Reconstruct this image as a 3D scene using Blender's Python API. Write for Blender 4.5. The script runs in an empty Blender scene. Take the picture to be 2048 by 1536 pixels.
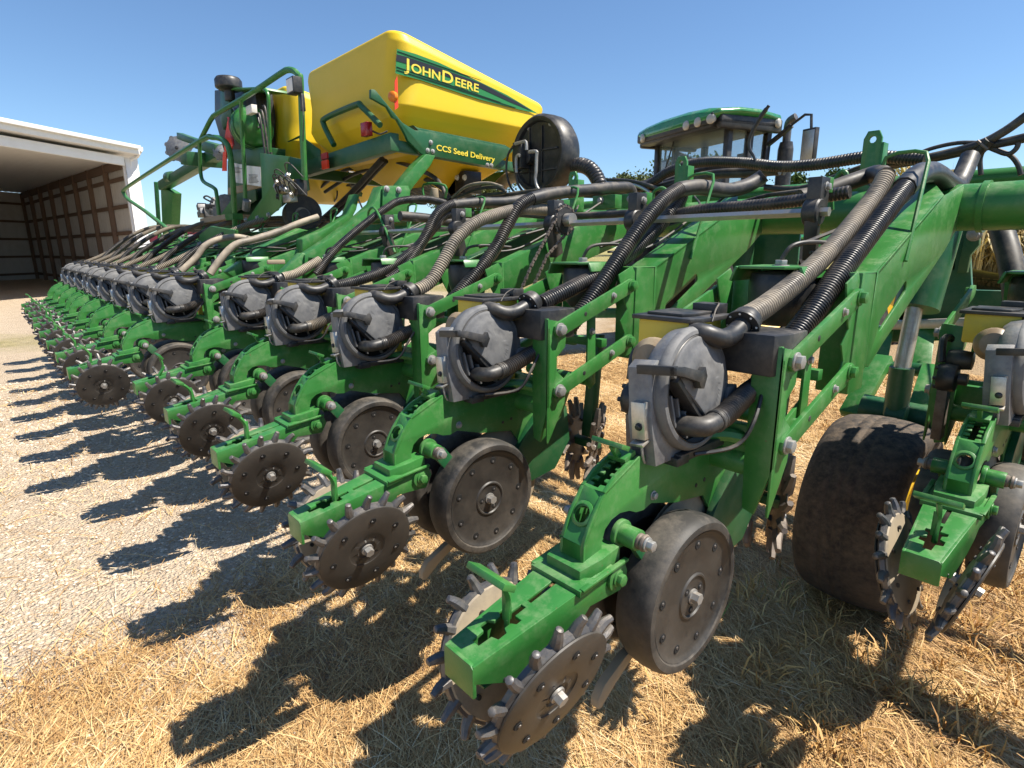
import bpy, math, random
import numpy as np
from mathutils import Vector, Matrix
from mathutils.geometry import tessellate_polygon
random.seed(7); RNG = np.random.default_rng(7)
R = math.radians
scene = bpy.context.scene
col = scene.collection
# ---------------------------------------------------------------- camera (solved from the photograph)
CAM = Vector((0.70688, -1.18183, 1.60001)); F = 1153.87; CX, CY = 1022.0, 770.0
RT = Vector((0.66974478, 0.74256858, -0.00581689)); UP = Vector((-0.16862674, 0.15970875, 0.9726552)); FW = Vector((-0.7231922, 0.65044986, -0.23218102))
def at(px, py, **k):
    d = RT * ((px - CX) / F) + UP * (-(py - CY) / F) + FW
    (a, v), = k.items()
    t = v if a == 'depth' else (v - CAM['xyz'.index(a)]) / d['xyz'.index(a)]
    return CAM + d * t
cd = bpy.data.cameras.new('camera'); cam = bpy.data.objects.new('camera', cd); col.objects.link(cam)
m = Matrix((RT, UP, -FW)).transposed().to_4x4(); m.translation = CAM; cam.matrix_world = m
cd.sensor_width = 36; cd.lens = F * 36 / 2048; cd.shift_x = (1024 - CX) / 2048; cd.shift_y = (CY - 768) / 2048
cd.clip_start = .02; cd.clip_end = 2000
scene.camera = cam
# ---------------------------------------------------------------- light
SD = Vector((-.41, -.32, -.855)).normalized()
sun = bpy.data.lights.new('sun', 'SUN'); sun.energy = 5.0; sun.angle = R(.55); sun.color = (1, .93, .82)
so = bpy.data.objects.new('sun', sun); col.objects.link(so); so.rotation_euler = (-SD).to_track_quat('Z', 'Y').to_euler()
w = bpy.data.worlds.new('World'); scene.world = w; w.use_nodes = True
nt = w.node_tree; bg = nt.nodes['Background']; sk = nt.nodes.new('ShaderNodeTexSky')
sk.sky_type = 'NISHITA'; sk.sun_disc = False; sk.sun_elevation = math.asin(-SD.z); sk.sun_rotation = math.atan2(-SD.x, -SD.y)
sk.air_density = 1.0; sk.dust_density = .0; sk.ozone_density = 3.5; sk.altitude = 200
tn = nt.nodes.new('ShaderNodeMix'); tn.data_type = 'RGBA'; tn.blend_type = 'MULTIPLY'; tn.inputs[0].default_value = 1; tn.inputs[7].default_value = (.84, .95, 1.03, 1); nt.links.new(sk.outputs[0], tn.inputs[6]); nt.links.new(tn.outputs[2], bg.inputs[0]); bg.inputs[1].default_value = .085
scene.view_settings.view_transform = 'Standard'; scene.view_settings.look = 'None'; scene.view_settings.exposure = .88; scene.view_settings.gamma = 1
scene.cycles.max_bounces = 6; scene.cycles.transparent_max_bounces = 12
# ---------------------------------------------------------------- materials
MATS = {}
def mat(name, c, rough=.5, metal=0., dirt=None, damt=.4, dscale=6., bump=0., bscale=60., spec=.5, coat=0., c2=None, c2s=3., lo=.45, hi=.7, rib=0., chips=0.):
    if name in MATS: return MATS[name]
    M = bpy.data.materials.new(name); M.use_nodes = True; n = M.node_tree.nodes; l = M.node_tree.links
    b = n['Principled BSDF']; b.inputs['Roughness'].default_value = rough; b.inputs['Metallic'].default_value = metal
    b.inputs['Specular IOR Level'].default_value = spec; b.inputs['Coat Weight'].default_value = coat; b.inputs['Coat Roughness'].default_value = .15
    g = n.new('ShaderNodeTexCoord'); ao = g.outputs['Object']
    oi = n.new('ShaderNodeObjectInfo'); ad = n.new('ShaderNodeVectorMath'); ad.operation = 'MULTIPLY_ADD'
    cmb = n.new('ShaderNodeCombineXYZ'); l.new(oi.outputs['Random'], cmb.inputs[0]); l.new(oi.outputs['Random'], cmb.inputs[2])
    l.new(cmb.outputs[0], ad.inputs[0]); ad.inputs[1].default_value = (37, 0, 19); l.new(ao, ad.inputs[2]); ao = ad.outputs[0]
    cur = None
    def noise(s, d=6, r=.6):
        t = n.new('ShaderNodeTexNoise'); t.inputs['Scale'].default_value = s; t.inputs['Detail'].default_value = d; t.inputs['Roughness'].default_value = r
        l.new(ao, t.inputs[0]); return t.outputs['Fac']
    def ramp(f, a, z):
        r = n.new('ShaderNodeMapRange'); r.inputs[1].default_value = a; r.inputs[2].default_value = z; l.new(f, r.inputs[0]); return r.outputs[0]
    def mix(f, A, B):
        x = n.new('ShaderNodeMix'); x.data_type = 'RGBA'
        if isinstance(f, float): x.inputs[0].default_value = f
        else: l.new(f, x.inputs[0])
        for i, v in ((6, A), (7, B)):
            if isinstance(v, tuple): x.inputs[i].default_value = (*v, 1)
            else: l.new(v, x.inputs[i])
        return x.outputs[2]
    cur = c
    if c2: cur = mix(ramp(noise(c2s), .35, .65), c, c2)
    if dirt:
        f = ramp(noise(dscale, 10, .72), lo, hi); mu = n.new('ShaderNodeMath'); mu.operation = 'MULTIPLY'; mu.inputs[1].default_value = damt; l.new(f, mu.inputs[0])
        # dust lies thicker on surfaces that face up
        ge = n.new('ShaderNodeNewGeometry'); sx = n.new('ShaderNodeSeparateXYZ'); l.new(ge.outputs['Normal'], sx.inputs[0])
        up = ramp(sx.outputs[2], -.3, 1.); ma = n.new('ShaderNodeMath'); ma.operation = 'MULTIPLY_ADD'; ma.inputs[1].default_value = .8; ma.inputs[2].default_value = .45
        l.new(up, ma.inputs[0]); mm = n.new('ShaderNodeMath'); mm.operation = 'MULTIPLY'; mm.use_clamp = True; l.new(ma.outputs[0], mm.inputs[0]); l.new(mu.outputs[0], mm.inputs[1])
        cur = mix(mm.outputs[0], cur, dirt)
        rr = n.new('ShaderNodeMapRange'); rr.inputs[3].default_value = rough; rr.inputs[4].default_value = .85; l.new(mm.outputs[0], rr.inputs[0]); l.new(rr.outputs[0], b.inputs['Roughness'])
    if chips:
        cur = mix(ramp(noise(38, 12, .7), .655, .68), cur, (.13, .075, .035)) if chips > 1 else cur
        cur = mix(ramp(noise(90, 6, .8), .66, .70), cur, (.20, .30, .17))
    if rib:
        at_ = n.new('ShaderNodeAttribute'); at_.attribute_name = 'along'
        mt = n.new('ShaderNodeMath'); mt.operation = 'MULTIPLY'; mt.inputs[1].default_value = rib * 2 * math.pi; l.new(at_.outputs['Fac'], mt.inputs[0])
        sn = n.new('ShaderNodeMath'); sn.operation = 'SINE'; l.new(mt.outputs[0], sn.inputs[0])
        rf = ramp(sn.outputs[0], -1., .3)
        cur = mix(rf, tuple(x * .45 for x in c), cur)
    if isinstance(cur, tuple): b.inputs['Base Color'].default_value = (*cur, 1)
    else: l.new(cur, b.inputs['Base Color'])
    if bump or rib:
        bp = n.new('ShaderNodeBump'); bp.inputs['Distance'].default_value = .003
        if rib:
            bp.inputs['Strength'].default_value = 1.; l.new(sn.outputs[0], bp.inputs['Height'])
        else:
            bp.inputs['Strength'].default_value = bump; l.new(noise(bscale, 8, .65), bp.inputs['Height'])
        l.new(bp.outputs[0], b.inputs['Normal'])
    MATS[name] = M; return M
DUST = (.40, .33, .22)
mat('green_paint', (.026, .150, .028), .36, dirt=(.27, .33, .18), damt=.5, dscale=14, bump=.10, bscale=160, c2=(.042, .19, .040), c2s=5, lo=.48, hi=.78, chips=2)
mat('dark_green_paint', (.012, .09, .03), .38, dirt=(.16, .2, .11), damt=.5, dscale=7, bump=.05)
mat('black_plastic', (.018, .019, .021), .42, dirt=(.25, .22, .18), damt=.35, dscale=12)
mat('grey_plastic', (.075, .077, .082), .55, dirt=(.26, .255, .24), damt=.7, dscale=13, c2=(.11, .112, .118), c2s=20, lo=.38, hi=.72, bump=.05)
mat('grey_cast', (.20, .21, .22), .5, .35, dirt=(.36, .32, .26), damt=.6, dscale=18, bump=.25, bscale=140, c2=(.13, .13, .14), c2s=25)
mat('wheel_black', (.014, .0135, .0135), .45, dirt=(.15, .13, .105), damt=.42, dscale=11, bump=.08, c2=(.05, .045, .04), lo=.4, hi=.75)
mat('tyre_rubber', (.016, .014, .013), .8, dirt=(.13, .095, .065), damt=.9, dscale=34, bump=1., bscale=55, c2=(.05, .038, .028), c2s=9, lo=.40, hi=.68)
mat('rubber', (.014, .0135, .0135), .6, dirt=(.22, .185, .145), damt=.6, dscale=10, bump=.15, bscale=90, c2=(.045, .042, .038), lo=.42, hi=.72)
mat('dusty_disc', (.32, .26, .18), .7, dirt=(.14, .12, .1), damt=.7, dscale=12, bump=.1)
mat('cast_iron', (.12, .115, .11), .42, .5, dirt=(.30, .25, .19), damt=.5, dscale=22, bump=.4, bscale=80, c2=(.09, .09, .1), c2s=30)
mat('bare_metal', (.52, .5, .46), .35, .8, dirt=(.25, .17, .1), damt=.5, dscale=20)
mat('hole_and_shade_black', (.004, .004, .004), .9)  # for open holes, and for the shade coloured into the meter recess
mat('zinc_bolt', (.36, .36, .35), .5, .6, dirt=(.22, .17, .12), damt=.7, dscale=40)
mat('rusty_iron', (.17, .135, .11), .55, .35, dirt=(.32, .27, .22), damt=.6, dscale=25, bump=.3, c2=(.09, .075, .065), c2s=18)
mat('yellow_plastic', (.62, .48, .05), .5, dirt=(.32, .25, .12), damt=.5, dscale=14)
mat('brown_plastic', (.2, .14, .08), .35, dirt=(.36, .3, .2), damt=.6, dscale=10)
mat('hose_black', (.016, .016, .017), .35, dirt=(.27, .22, .17), damt=.45, dscale=9, lo=.45, hi=.75)
mat('hose_dusty', (.12, .105, .085), .36, dirt=(.42, .35, .26), damt=.95, dscale=5, lo=.34, hi=.60)
mat('hose_black_far', (.02, .02, .02), .4, dirt=(.27, .22, .17), damt=.5, dscale=9, rib=70)
mat('hose_dusty_far', (.2, .165, .12), .5, dirt=(.4, .33, .24), damt=.8, dscale=7, rib=70)
mat('rubber_hose', (.02, .02, .021), .5, dirt=(.24, .2, .15), damt=.6, dscale=8)
mat('tank_yellow', (.74, .51, .008), .42, dirt=(.55, .39, .03), damt=.4, dscale=3, bump=.35, bscale=120, lo=.4, hi=.8)
mat('decal_green', (.02, .2, .05), .4); mat('decal_black', (.012, .012, .014), .4); mat('decal_yellow', (.75, .6, .06), .4)
mat('white_label', (.75, .75, .72), .5, dirt=DUST, damt=.4); mat('label_ink', (.12, .12, .12), .6)
mat('red_lens', (.35, .01, .01), .25); mat('orange_lens', (.8, .2, .01), .25, ); mat('orange_red', (.85, .05, .01), .4); mat('dark_red', (.4, .01, .01), .4)
mat('yellow_paint', (.75, .45, .01), .4, dirt=DUST, damt=.4); mat('tan_wood', (.3, .24, .16), .7, dirt=(.2, .16, .1), damt=.5)
mat('brass', (.45, .36, .18), .4, .6)

# ---------------------------------------------------------------- mesh builder
def frame(d, up=Vector((0, 0, 1))):
    d = Vector(d).normalized()
    if abs(d.dot(up)) > .97: up = Vector((0, 1, 0))
    a = up.cross(d).normalized(); return a, d.cross(a).normalized(), d
class MB:
    def __init__(s): s.v = []; s.f = []; s.m = []; s.mats = []; s.al = []
    def mi(s, m):
        m = MATS[m]
        if m not in s.mats: s.mats.append(m)
        return s.mats.index(m)
    def add(s, vs, fs, m, al=None):
        o = len(s.v); s.v += [tuple(x) for x in vs]; s.f += [tuple(i + o for i in f) for f in fs]; k = s.mi(m); s.m += [k] * len(fs)
        s.al += list(al) if al is not None else [0.] * len(vs)
    def box(s, c, sz, m, rot=None):
        M = rot or Matrix.Identity(3); c = Vector(c)
        vs = [c + M @ Vector((x * sz[0] / 2, y * sz[1] / 2, z * sz[2] / 2)) for x in (-1, 1) for y in (-1, 1) for z in (-1, 1)]
        s.add(vs, [(0, 1, 3, 2), (4, 6, 7, 5), (0, 4, 5, 1), (2, 3, 7, 6), (0, 2, 6, 4), (1, 5, 7, 3)], m); return s
    def bar(s, p, q, w, h, m, up=Vector((0, 0, 1))):
        p, q = Vector(p), Vector(q); a, b, d = frame(q - p, up); vs = [x + a * i * w / 2 + b * j * h / 2 for x in (p, q) for i, j in ((-1, -1), (1, -1), (1, 1), (-1, 1))]
        s.add(vs, [(0, 3, 2, 1), (4, 5, 6, 7)] + [(i, (i + 1) % 4, (i + 1) % 4 + 4, i + 4) for i in range(4)], m); return s
    def prism(s, poly, f0, f1, m, holes=()):
        """poly, holes: 2-D loops; f0/f1 map (a,b) to 3-D for both faces"""
        loops = [list(poly)] + [list(h) for h in holes]; flat = [p for L in loops for p in L]
        tris = tessellate_polygon([[Vector((p[0], p[1], 0)) for p in L] for L in loops]); n = len(flat)
        if len(loops) == 1:
            ar = sum(poly[i][0] * poly[(i + 1) % n][1] - poly[(i + 1) % n][0] * poly[i][1] for i in range(n))
            fs = [tuple(range(n)) if ar > 0 else tuple(range(n - 1, -1, -1))]
        else: fs = [tuple(t) for t in tris]
        back = [tuple(reversed([i + n for i in f])) for f in fs]; side = []; o = 0
        for L in loops:
            k = len(L); side += [(o + i, o + (i + 1) % k, o + (i + 1) % k + n, o + i + n) for i in range(k)]; o += k
        s.add([f0(*p) for p in flat] + [f1(*p) for p in flat], fs + back + side, m); return s
    def xplate(s, poly, x0, x1, m, holes=()):      # poly in (y,z)
        return s.prism(poly, lambda a, b: (x0, a, b), lambda a, b: (x1, a, b), m, holes)
    def yplate(s, poly, y0, y1, m, holes=()):      # poly in (x,z)
        return s.prism(poly, lambda a, b: (a, y0, b), lambda a, b: (a, y1, b), m, holes)
    def zplate(s, poly, z0, z1, m, holes=()):
        return s.prism(poly, lambda a, b: (a, b, z0), lambda a, b: (a, b, z1), m, holes)
    def lathe(s, prof, o, ax, m, n=32, up=Vector((0, 0, 1)), a0=0):
        """prof: (radius, height along axis)"""
        a, b, d = frame(ax, up); o = Vector(o); vs = []; fs = []
        for r, h in prof:
            r = max(r, 1e-5)
            vs += [o + d * h + (a * math.cos(a0 + 2 * math.pi * i / n) + b * math.sin(a0 + 2 * math.pi * i / n)) * r for i in range(n)]
        for k in range(len(prof) - 1):
            fs += [(k * n + i, k * n + (i + 1) % n, (k + 1) * n + (i + 1) % n, (k + 1) * n + i) for i in range(n)]
        s.add(vs, fs, m); return s
    def cyl(s, p, q, r, m, n=16, r2=None):
        p, q = Vector(p), Vector(q); L = (q - p).length; r2 = r if r2 is None else r2
        return s.lathe([(0, 0), (r, 0), (r2, L), (0, L)], p, q - p, m, n)
    def bolt(s, p, d, r, m='zinc_bolt', h=None):
        p, d = Vector(p), Vector(d).normalized(); h = h or r * .9
        s.cyl(p, p + d * h * .3, r * 1.35, m, 14); s.cyl(p + d * h * .3, p + d * h * 1.2, r, m, 6); return s
    def tube(s, pts, r, m, n=10, sub=6, rib=0, ribh=.12, cap=True, sm=True):
        P = [Vector(p) for p in pts]
        if sm and len(P) > 2:
            Q = []
            for i in range(len(P) - 1):
                p0, p1, p2, p3 = P[max(i - 1, 0)], P[i], P[i + 1], P[min(i + 2, len(P) - 1)]
                for k in range(sub):
                    t = k / sub; Q.append(.5 * ((2 * p1) + (p2 - p0) * t + (2 * p0 - 5 * p1 + 4 * p2 - p3) * t * t + (3 * p1 - p0 - 3 * p2 + p3) * t ** 3))
            Q.append(P[-1]); P = Q
        D = [0]
        for i in range(1, len(P)): D.append(D[-1] + (P[i] - P[i - 1]).length)
        if rib:
            N = max(2, int(D[-1] / rib * 4)); Q = []; E = []; j = 0
            for k in range(N + 1):
                x = D[-1] * k / N
                while j < len(P) - 2 and D[j + 1] < x: j += 1
                t = (x - D[j]) / max(D[j + 1] - D[j], 1e-9); Q.append(P[j].lerp(P[j + 1], t)); E.append(x)
            P = Q; D = E
        T = [(P[min(i + 1, len(P) - 1)] - P[max(i - 1, 0)]).normalized() for i in range(len(P))]
        a, _, _ = frame(T[0]); vs = []; al = []
        for i, p in enumerate(P):
            if i: a = (a - T[i] * a.dot(T[i])).normalized()
            b = T[i].cross(a); rr = (r(D[i] / D[-1]) if callable(r) else r)
            if rib: rr *= (1 + ribh * (.5, 1, .5, -.6)[i % 4] * 1.)
            vs += [p + (a * math.cos(2 * math.pi * k / n) + b * math.sin(2 * math.pi * k / n)) * rr for k in range(n)]; al += [D[i]] * n
        fs = [(i * n + k, i * n + (k + 1) % n, (i + 1) * n + (k + 1) % n, (i + 1) * n + k) for i in range(len(P) - 1) for k in range(n)]
        if cap: fs += [tuple(range(n - 1, -1, -1)), tuple((len(P) - 1) * n + k for k in range(n))]
        s.add(vs, fs, m, al); return s
    def rect_tube(s, pts, r, m, n=8):             # sharp-cornered wire hoop with small radii
        P = [Vector(p) for p in pts]; Q = [P[0]]
        for i in range(1, len(P) - 1):
            a = (P[i - 1] - P[i]); b = (P[i + 1] - P[i]); k = min(.045, a.length * .4, b.length * .4); A = P[i] + a.normalized() * k; B = P[i] + b.normalized() * k
            Q += [A, A.lerp(P[i], .5).lerp(P[i].lerp(B, .5), .5), B]
        Q.append(P[-1]); return s.tube(Q, r, m, n, sm=False)
    def build(s, name, parent=None, bevel=0, smooth=35, loc=None):
        me = bpy.data.meshes.new(name); me.from_pydata(s.v, [], s.f)
        for x in s.mats: me.materials.append(x)
        me.polygons.foreach_set('material_index', s.m)
        at_ = me.attributes.new('along', 'FLOAT', 'POINT'); at_.data.foreach_set('value', s.al)
        me.update(); me.validate()
        o = bpy.data.objects.new(name, me); col.objects.link(o)
        import bmesh
        b = bmesh.new(); b.from_mesh(me); bmesh.ops.remove_doubles(b, verts=b.verts, dist=1e-6); bmesh.ops.recalc_face_normals(b, faces=b.faces); b.to_mesh(me); b.free()
        if bevel:
            md = o.modifiers.new('b', 'BEVEL'); md.width = bevel; md.segments = 2; md.limit_method = 'ANGLE'; md.angle_limit = R(50); md.harden_normals = False
            dg = bpy.context.evaluated_depsgraph_get(); me2 = bpy.data.meshes.new_from_object(o.evaluated_get(dg)); o.modifiers.clear(); o.data = me2; me2.name = name; me = me2
        me.shade_smooth(); me.set_sharp_from_angle(angle=R(smooth))
        if parent: o.parent = parent
        if loc: o.location = loc
        return o
def tag(o, label=None, cat=None, group=None, kind=None):
    for k, v in (('label', label), ('category', cat), ('group', group), ('kind', kind)):
        if v: o[k] = v
    return o
def empty(name, loc=(0, 0, 0), rz=0.):
    o = bpy.data.objects.new(name, None); col.objects.link(o); o.location = loc; o.rotation_euler.z = rz; o.empty_display_size = .2; return o
def circ(c, r, n=14, a0=0): return [(c[0] + r * math.cos(a0 + 2 * math.pi * i / n), c[1] + r * math.sin(a0 + 2 * math.pi * i / n)) for i in range(n)]
# ================================================================ the planter
planter = empty('seed_planter', (-2.5, 1.6, 0))
tag(planter, 'long green row planter with a rank of identical row units and two yellow seed tanks', 'planter')
PL = Vector((-2.5, 1.6, 0)); INV = Matrix.Translation(-PL)
def part(mb, name, bevel=0, smooth=35, label=None, parent=None):
    """a part modelled in world coordinates, hung on the planter"""
    o = mb.build(name, None, bevel, smooth); p = parent or planter; o.parent = p
    o.matrix_parent_inverse = Matrix.Identity(4); o.location = -PL if p is planter else (0, 0, 0)
    if label: o['label'] = label
    return o
G, DG = 'green_paint', 'dark_green_paint'
XC = -.045
S0 = (0, 0, 0)
subs = []
AX = {}
def spin(o, c, ax):
    # a turning part gets its origin on its own axle
    o.data.transform(Matrix.Translation(-c)); o.location = c; o.rotation_mode = 'AXIS_ANGLE'; AX[o.data.name] = ax.copy(); return o
def sub(mb, name, bevel=0, smooth=35, label=None):
    o = mb.build(name, None, bevel, smooth)
    if label: o['label'] = label
    subs.append(o); return o
# --- frame of the row unit: side plates, curved rack, shank, head casting
b = MB()
out = [(-.335, .952), (-.333, .985), (-.318, 1.02), (-.298, 1.052), (-.268, 1.088), (-.232, 1.116), (-.19, 1.133), (-.15, 1.140), (-.118, 1.137), (-.112, 1.118), (.1, 1.098), (.34, 1.085), (.40, 1.04), (.43, .93), (.36, .84), (.22, .86), (.15, .955), (.02, .975), (-.09, 1.008), (-.12, 1.0), (-.15, 1.004), (-.175, 1.016), (-.21, 1.022), (-.24, 1.016), (-.262, 1.0), (-.272, .972), (-.272, .93), (-.335, .93)]
for x0, x1 in ((-.012, -.02), (-.07, -.078)): b.xplate(out, x0, x1, G)
# rear facets of the rack; the middle one has the round hole, the upper one the toothed slot
def facet(p, q, w0, w1, holes, t=.006, m=G):
    p, q = Vector((0, *p)), Vector((0, *q)); d = (q - p); L = d.length; d.normalize(); nrm = Vector((0, -d.z, d.y))
    f = lambda a, c: Vector((XC + a, 0, 0)) + p + d * c
    b.prism([(-w0, 0), (w0, 0), (w1, L), (-w1, L)], f, lambda a, c: f(a, c) - nrm * t, m, holes); return L
facet((-.335, .93), (-.333, .985), .034, .034, [])
facet((-.333, .985), (-.268, 1.088), .034, .034, [circ((0, .06), .021, 16)])
slot = [(-.006, .008), (.006, .008), (.006, .016)]
teeth = []
for i in range(5):
    z = .018 + i * .022; teeth += [(.008, z), (.022, z + .002), (.022, z + .011), (.008, z + .013)]
ring = [(-.008, .008), (.008, .008)] + teeth + [(.008, .128), (-.008, .128)] + [(-x, z) for x, z in reversed(teeth)]
L = facet((-.268, 1.088), (-.15, 1.140), .034, .034, [[(x, z * .95) for x, z in ring]])
b.lathe([(.021, 0), (.029, .001), (.029, .004), (.021, .006)], at(1175, 1022, x=XC) * 0 + Vector((XC, -.2985, 1.0385)), (0, -.846, .534), G, 18)
# top and inside of the shank
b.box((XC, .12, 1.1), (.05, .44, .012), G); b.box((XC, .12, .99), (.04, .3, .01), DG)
# adjusting handle of the rack
b.bar((XC, -.175, 1.13), (XC, -.205, 1.172), .012, .014, G); b.box((XC, -.212, 1.178), (.085, .03, .011), G, Matrix.Rotation(R(-25), 3, 'X')); b.box((XC, -.17, 1.142), (.05, .04, .012), G, Matrix.Rotation(R(20), 3, 'X'))
for y, z in ((.15, 1.0), (.11, .995)): b.cyl((-.0125, y, z), (-.0105, y, z), .006, 'black_plastic', 10)
b.bolt((-.012, -.085, 1.027), (1, 0, 0), .009); b.bolt((-.078, -.14, .985), (-1, 0, 0), .009)
# shank casting going down to the opener and gauge wheel arms
for s in (0, 1):
    x = -.012 if s else -.078; e = 1 if s else -1
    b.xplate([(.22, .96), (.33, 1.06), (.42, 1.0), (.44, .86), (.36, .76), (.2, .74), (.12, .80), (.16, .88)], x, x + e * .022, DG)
    b.cyl((x, -.212, .977), (x + e * .012, -.212, .977), .032, G, 20); b.cyl((x + e * .01, -.212, .977), (x + e * .055, -.212, .977), .024, G, 20)
    b.lathe([(.018, .055), (.018, .06), (.016, .062), (.016, .066), (.02, .068), (.018, .074), (0, .074)], (x, -.212, .977), (e, 0, 0), 'rusty_iron', 18); b.bolt((x + e * .074, -.212, .977), (e, 0, 0), .012, h=.016)
    b.bar((x + e * .03, -.19, .965), (x + e * .03, -.06, .80), .016, .045, DG)
# cross tube and head casting carrying the parallel arms
b.cyl((-.2, .2, 1.06), (.12, .2, 1.06), .034, G, 18)
b.tube([(-.06, .05, 1.115), (.02, .14, 1.135), (.08, .2, 1.12)], .018, G, 8)
for x, e in ((.118, 1), (-.208, -1)):
    f0 = [(-.036, 1.365), (.03, 1.372), (.036, 1.34), (.036, 1.07), (.0, .94), (-.03, .95), (-.036, 1.08)]
    b.yplate([(x + (a if e > 0 else -a), z) for a, z in f0], .165, .175, G)
    b.xplate([(.165, 1.37), (.215, 1.36), (.255, 1.335), (.25, 1.27), (.21, 1.24), (.21, 1.19), (.26, 1.15), (.25, 1.07), (.17, .94), (.165, .95)], x + e * .036, x + e * .03, G)
    b.xplate([(.165, 1.0), (.25, 1.09), (.34, 1.16), (.36, 1.12), (.3, 1.0), (.2, .93)], x - e * .03, x - e * .024, G)
b.box((XC, .2, 1.12), (.26, .03, .08), G)
unit0 = b.build('row_unit', None, .0016)
# --- parallel arms
for side, (x, e) in (('r', (.151, 1)), ('l', (-.241, -1))):
    for z0, z1 in ((1.333, 1.46), (1.124, 1.252)):
        b = MB(); y0, y1 = .215, .60; hh = .022; d = Vector((0, y1 - y0, z1 - z0)).normalized(); n_ = Vector((0, -d.z, d.y))
        pts = [];
        for (yy, zz, sg) in ((y0, z0, -1), (y1, z1, 1)):
            for a in (-90, -45, 0, 45, 90):
                v = Vector((0, yy, zz)) + (d * math.cos(R(a)) * sg + n_ * math.sin(R(a)) * sg) * .026; pts.append((v.y, v.z))
        b.xplate(pts, x, x + e * .011, G)
        for t, m_ in ((0, 'zinc_bolt'), (1, G)): b.bolt((x + e * .011, y0 + (y1 - y0) * t, z0 + (z1 - z0) * t), (e, 0, 0), .017, m_, .015)
        b.bolt((x + e * .011, y0 + (y1 - y0) * .72, z0 + (z1 - z0) * .72 + .004), (e, 0, 0), .009)
        b.cyl((x + e * .0105, y0 + (y1 - y0) * .33, z0 + (z1 - z0) * .33), (x + e * .0118, y0 + (y1 - y0) * .33, z0 + (z1 - z0) * .33), .008, 'black_plastic', 10)
        sub(b, 'parallel_arm', .0015)
# --- down-force linkage between the arms
b = MB(); b.xplate([(.42, 1.36), (.46, 1.37), (.47, 1.1), (.44, 1.08), (.42, 1.12)], .1, .108, G); b.xplate([(.30, 1.09), (.47, 1.13), (.46, 1.19), (.30, 1.12)], .09, .1, G)
b.bolt((.108, .44, 1.3), (1, 0, 0), .01); b.cyl((-.2, .42, 1.12), (.12, .42, 1.12), .02, G); b.bar((-.2, .5, 1.25), (.12, .5, 1.25), .03, .03, G)
sub(b, 'down_force_link', .001)
# --- air bag with its green cap
b = MB(); b.lathe([(0, 0), (.06, 0), (.078, .02), (.09, .06), (.092, .12), (.086, .15), (.05, .158), (0, .158)], (XC, .58, 1.37), (0, 0, 1), 'black_plastic', 28)
b.zplate([(XC + x, y) for x, y in ((-.10, .50), (-.08, .47), (.05, .47), (.085, .51), (.085, .66), (-.10, .66))], 1.535, 1.543, G); b.box((XC - .104, .565, 1.52), (.008, .17, .045), G, Matrix.Rotation(R(20), 3, 'Y')); b.box((XC + .089, .575, 1.525), (.008, .16, .035), G, Matrix.Rotation(R(-25), 3, 'Y'))
b.yplate([(XC - .12, 1.535), (XC + .085, 1.535), (XC + .08, 1.44), (XC + .06, 1.42), (XC + .06, 1.5), (XC - .08, 1.5), (XC - .08, 1.40), (XC - .11, 1.41)], .655, .665, G)
b.bar((XC + .10, .66, 1.53), (XC + .075, .60, 1.36), .012, .02, G); b.bolt((XC, .56, 1.54), (0, 0, 1), .018); b.tube([(XC, .56, 1.56), (XC + .02, .58, 1.6), (XC + .05, .66, 1.61), (XC + .08, .8, 1.6)], .007, 'rubber_hose', 6)
sub(b, 'air_bag', .0015)
# --- mounting bracket to the toolbar
b = MB()
for x, e in ((.145, 1), (-.235, -1)):
    b.xplate([(.64, 1.53), (.655, 1.53), (.655, 1.17), (.64, 1.17)], x, x - e * .07, G)
    b.xplate([(.54, 1.5), (.62, 1.53), (.645, 1.5), (.645, 1.2), (.6, 1.19), (.57, 1.24), (.59, 1.28), (.56, 1.33), (.6, 1.37), (.57, 1.42)], x, x - e * .006, G)
    b.bolt((x - e * .03, .64, 1.49), (0, -1, 0), .011)
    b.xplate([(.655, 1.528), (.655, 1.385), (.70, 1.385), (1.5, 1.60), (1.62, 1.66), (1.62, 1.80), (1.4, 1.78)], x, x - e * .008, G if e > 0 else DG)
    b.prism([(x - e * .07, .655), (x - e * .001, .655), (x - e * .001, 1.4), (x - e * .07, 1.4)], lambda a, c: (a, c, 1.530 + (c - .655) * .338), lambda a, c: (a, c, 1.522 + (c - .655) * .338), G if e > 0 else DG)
bracket = sub(b, 'mounting_bracket', .002)
b = MB()                                                            # deeper slotted bracket of the outer units
for x, e in ((.15, 1), (.03, -1)):
    hol = [[(.86 + .2 * t + .016 * math.cos(R(a)), 1.36 + .105 * t + .02 * math.sin(R(a))) for t, a0 in ((1, -60), (0, 120)) for a in range(a0, a0 + 181, 30)]] if e > 0 else ()
    b.xplate([(.77, 1.525), (.77, 1.24), (.80, 1.235), (.92, 1.30), (1.5, 1.58), (1.63, 1.66), (1.63, 1.82), (1.32, 1.755)], x, x - e * .008, G, hol)
b.prism([(.03, .77), (.15, .77), (.15, 1.36), (.03, 1.6)], lambda a, c: (a, c, 1.523 + (c - .77) * .42), lambda a, c: (a, c, 1.513 + (c - .77) * .42), G)
b.box((.09, .765, 1.38), (.12, .01, .29), G); b.box((.105, .70, 1.35), (.09, .12, .35), G)
for x, e in ((.145, 1), (-.235, -1)):
    b.xplate([(.54, 1.5), (.62, 1.53), (.645, 1.5), (.645, 1.2), (.6, 1.19), (.57, 1.24), (.59, 1.28), (.56, 1.33), (.6, 1.37), (.57, 1.42)], x, x - e * .006, G)
b.box((-.2, .66, 1.36), (.07, .02, .34), G)
bracket2 = b.build('mounting_bracket', None, .002)
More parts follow.
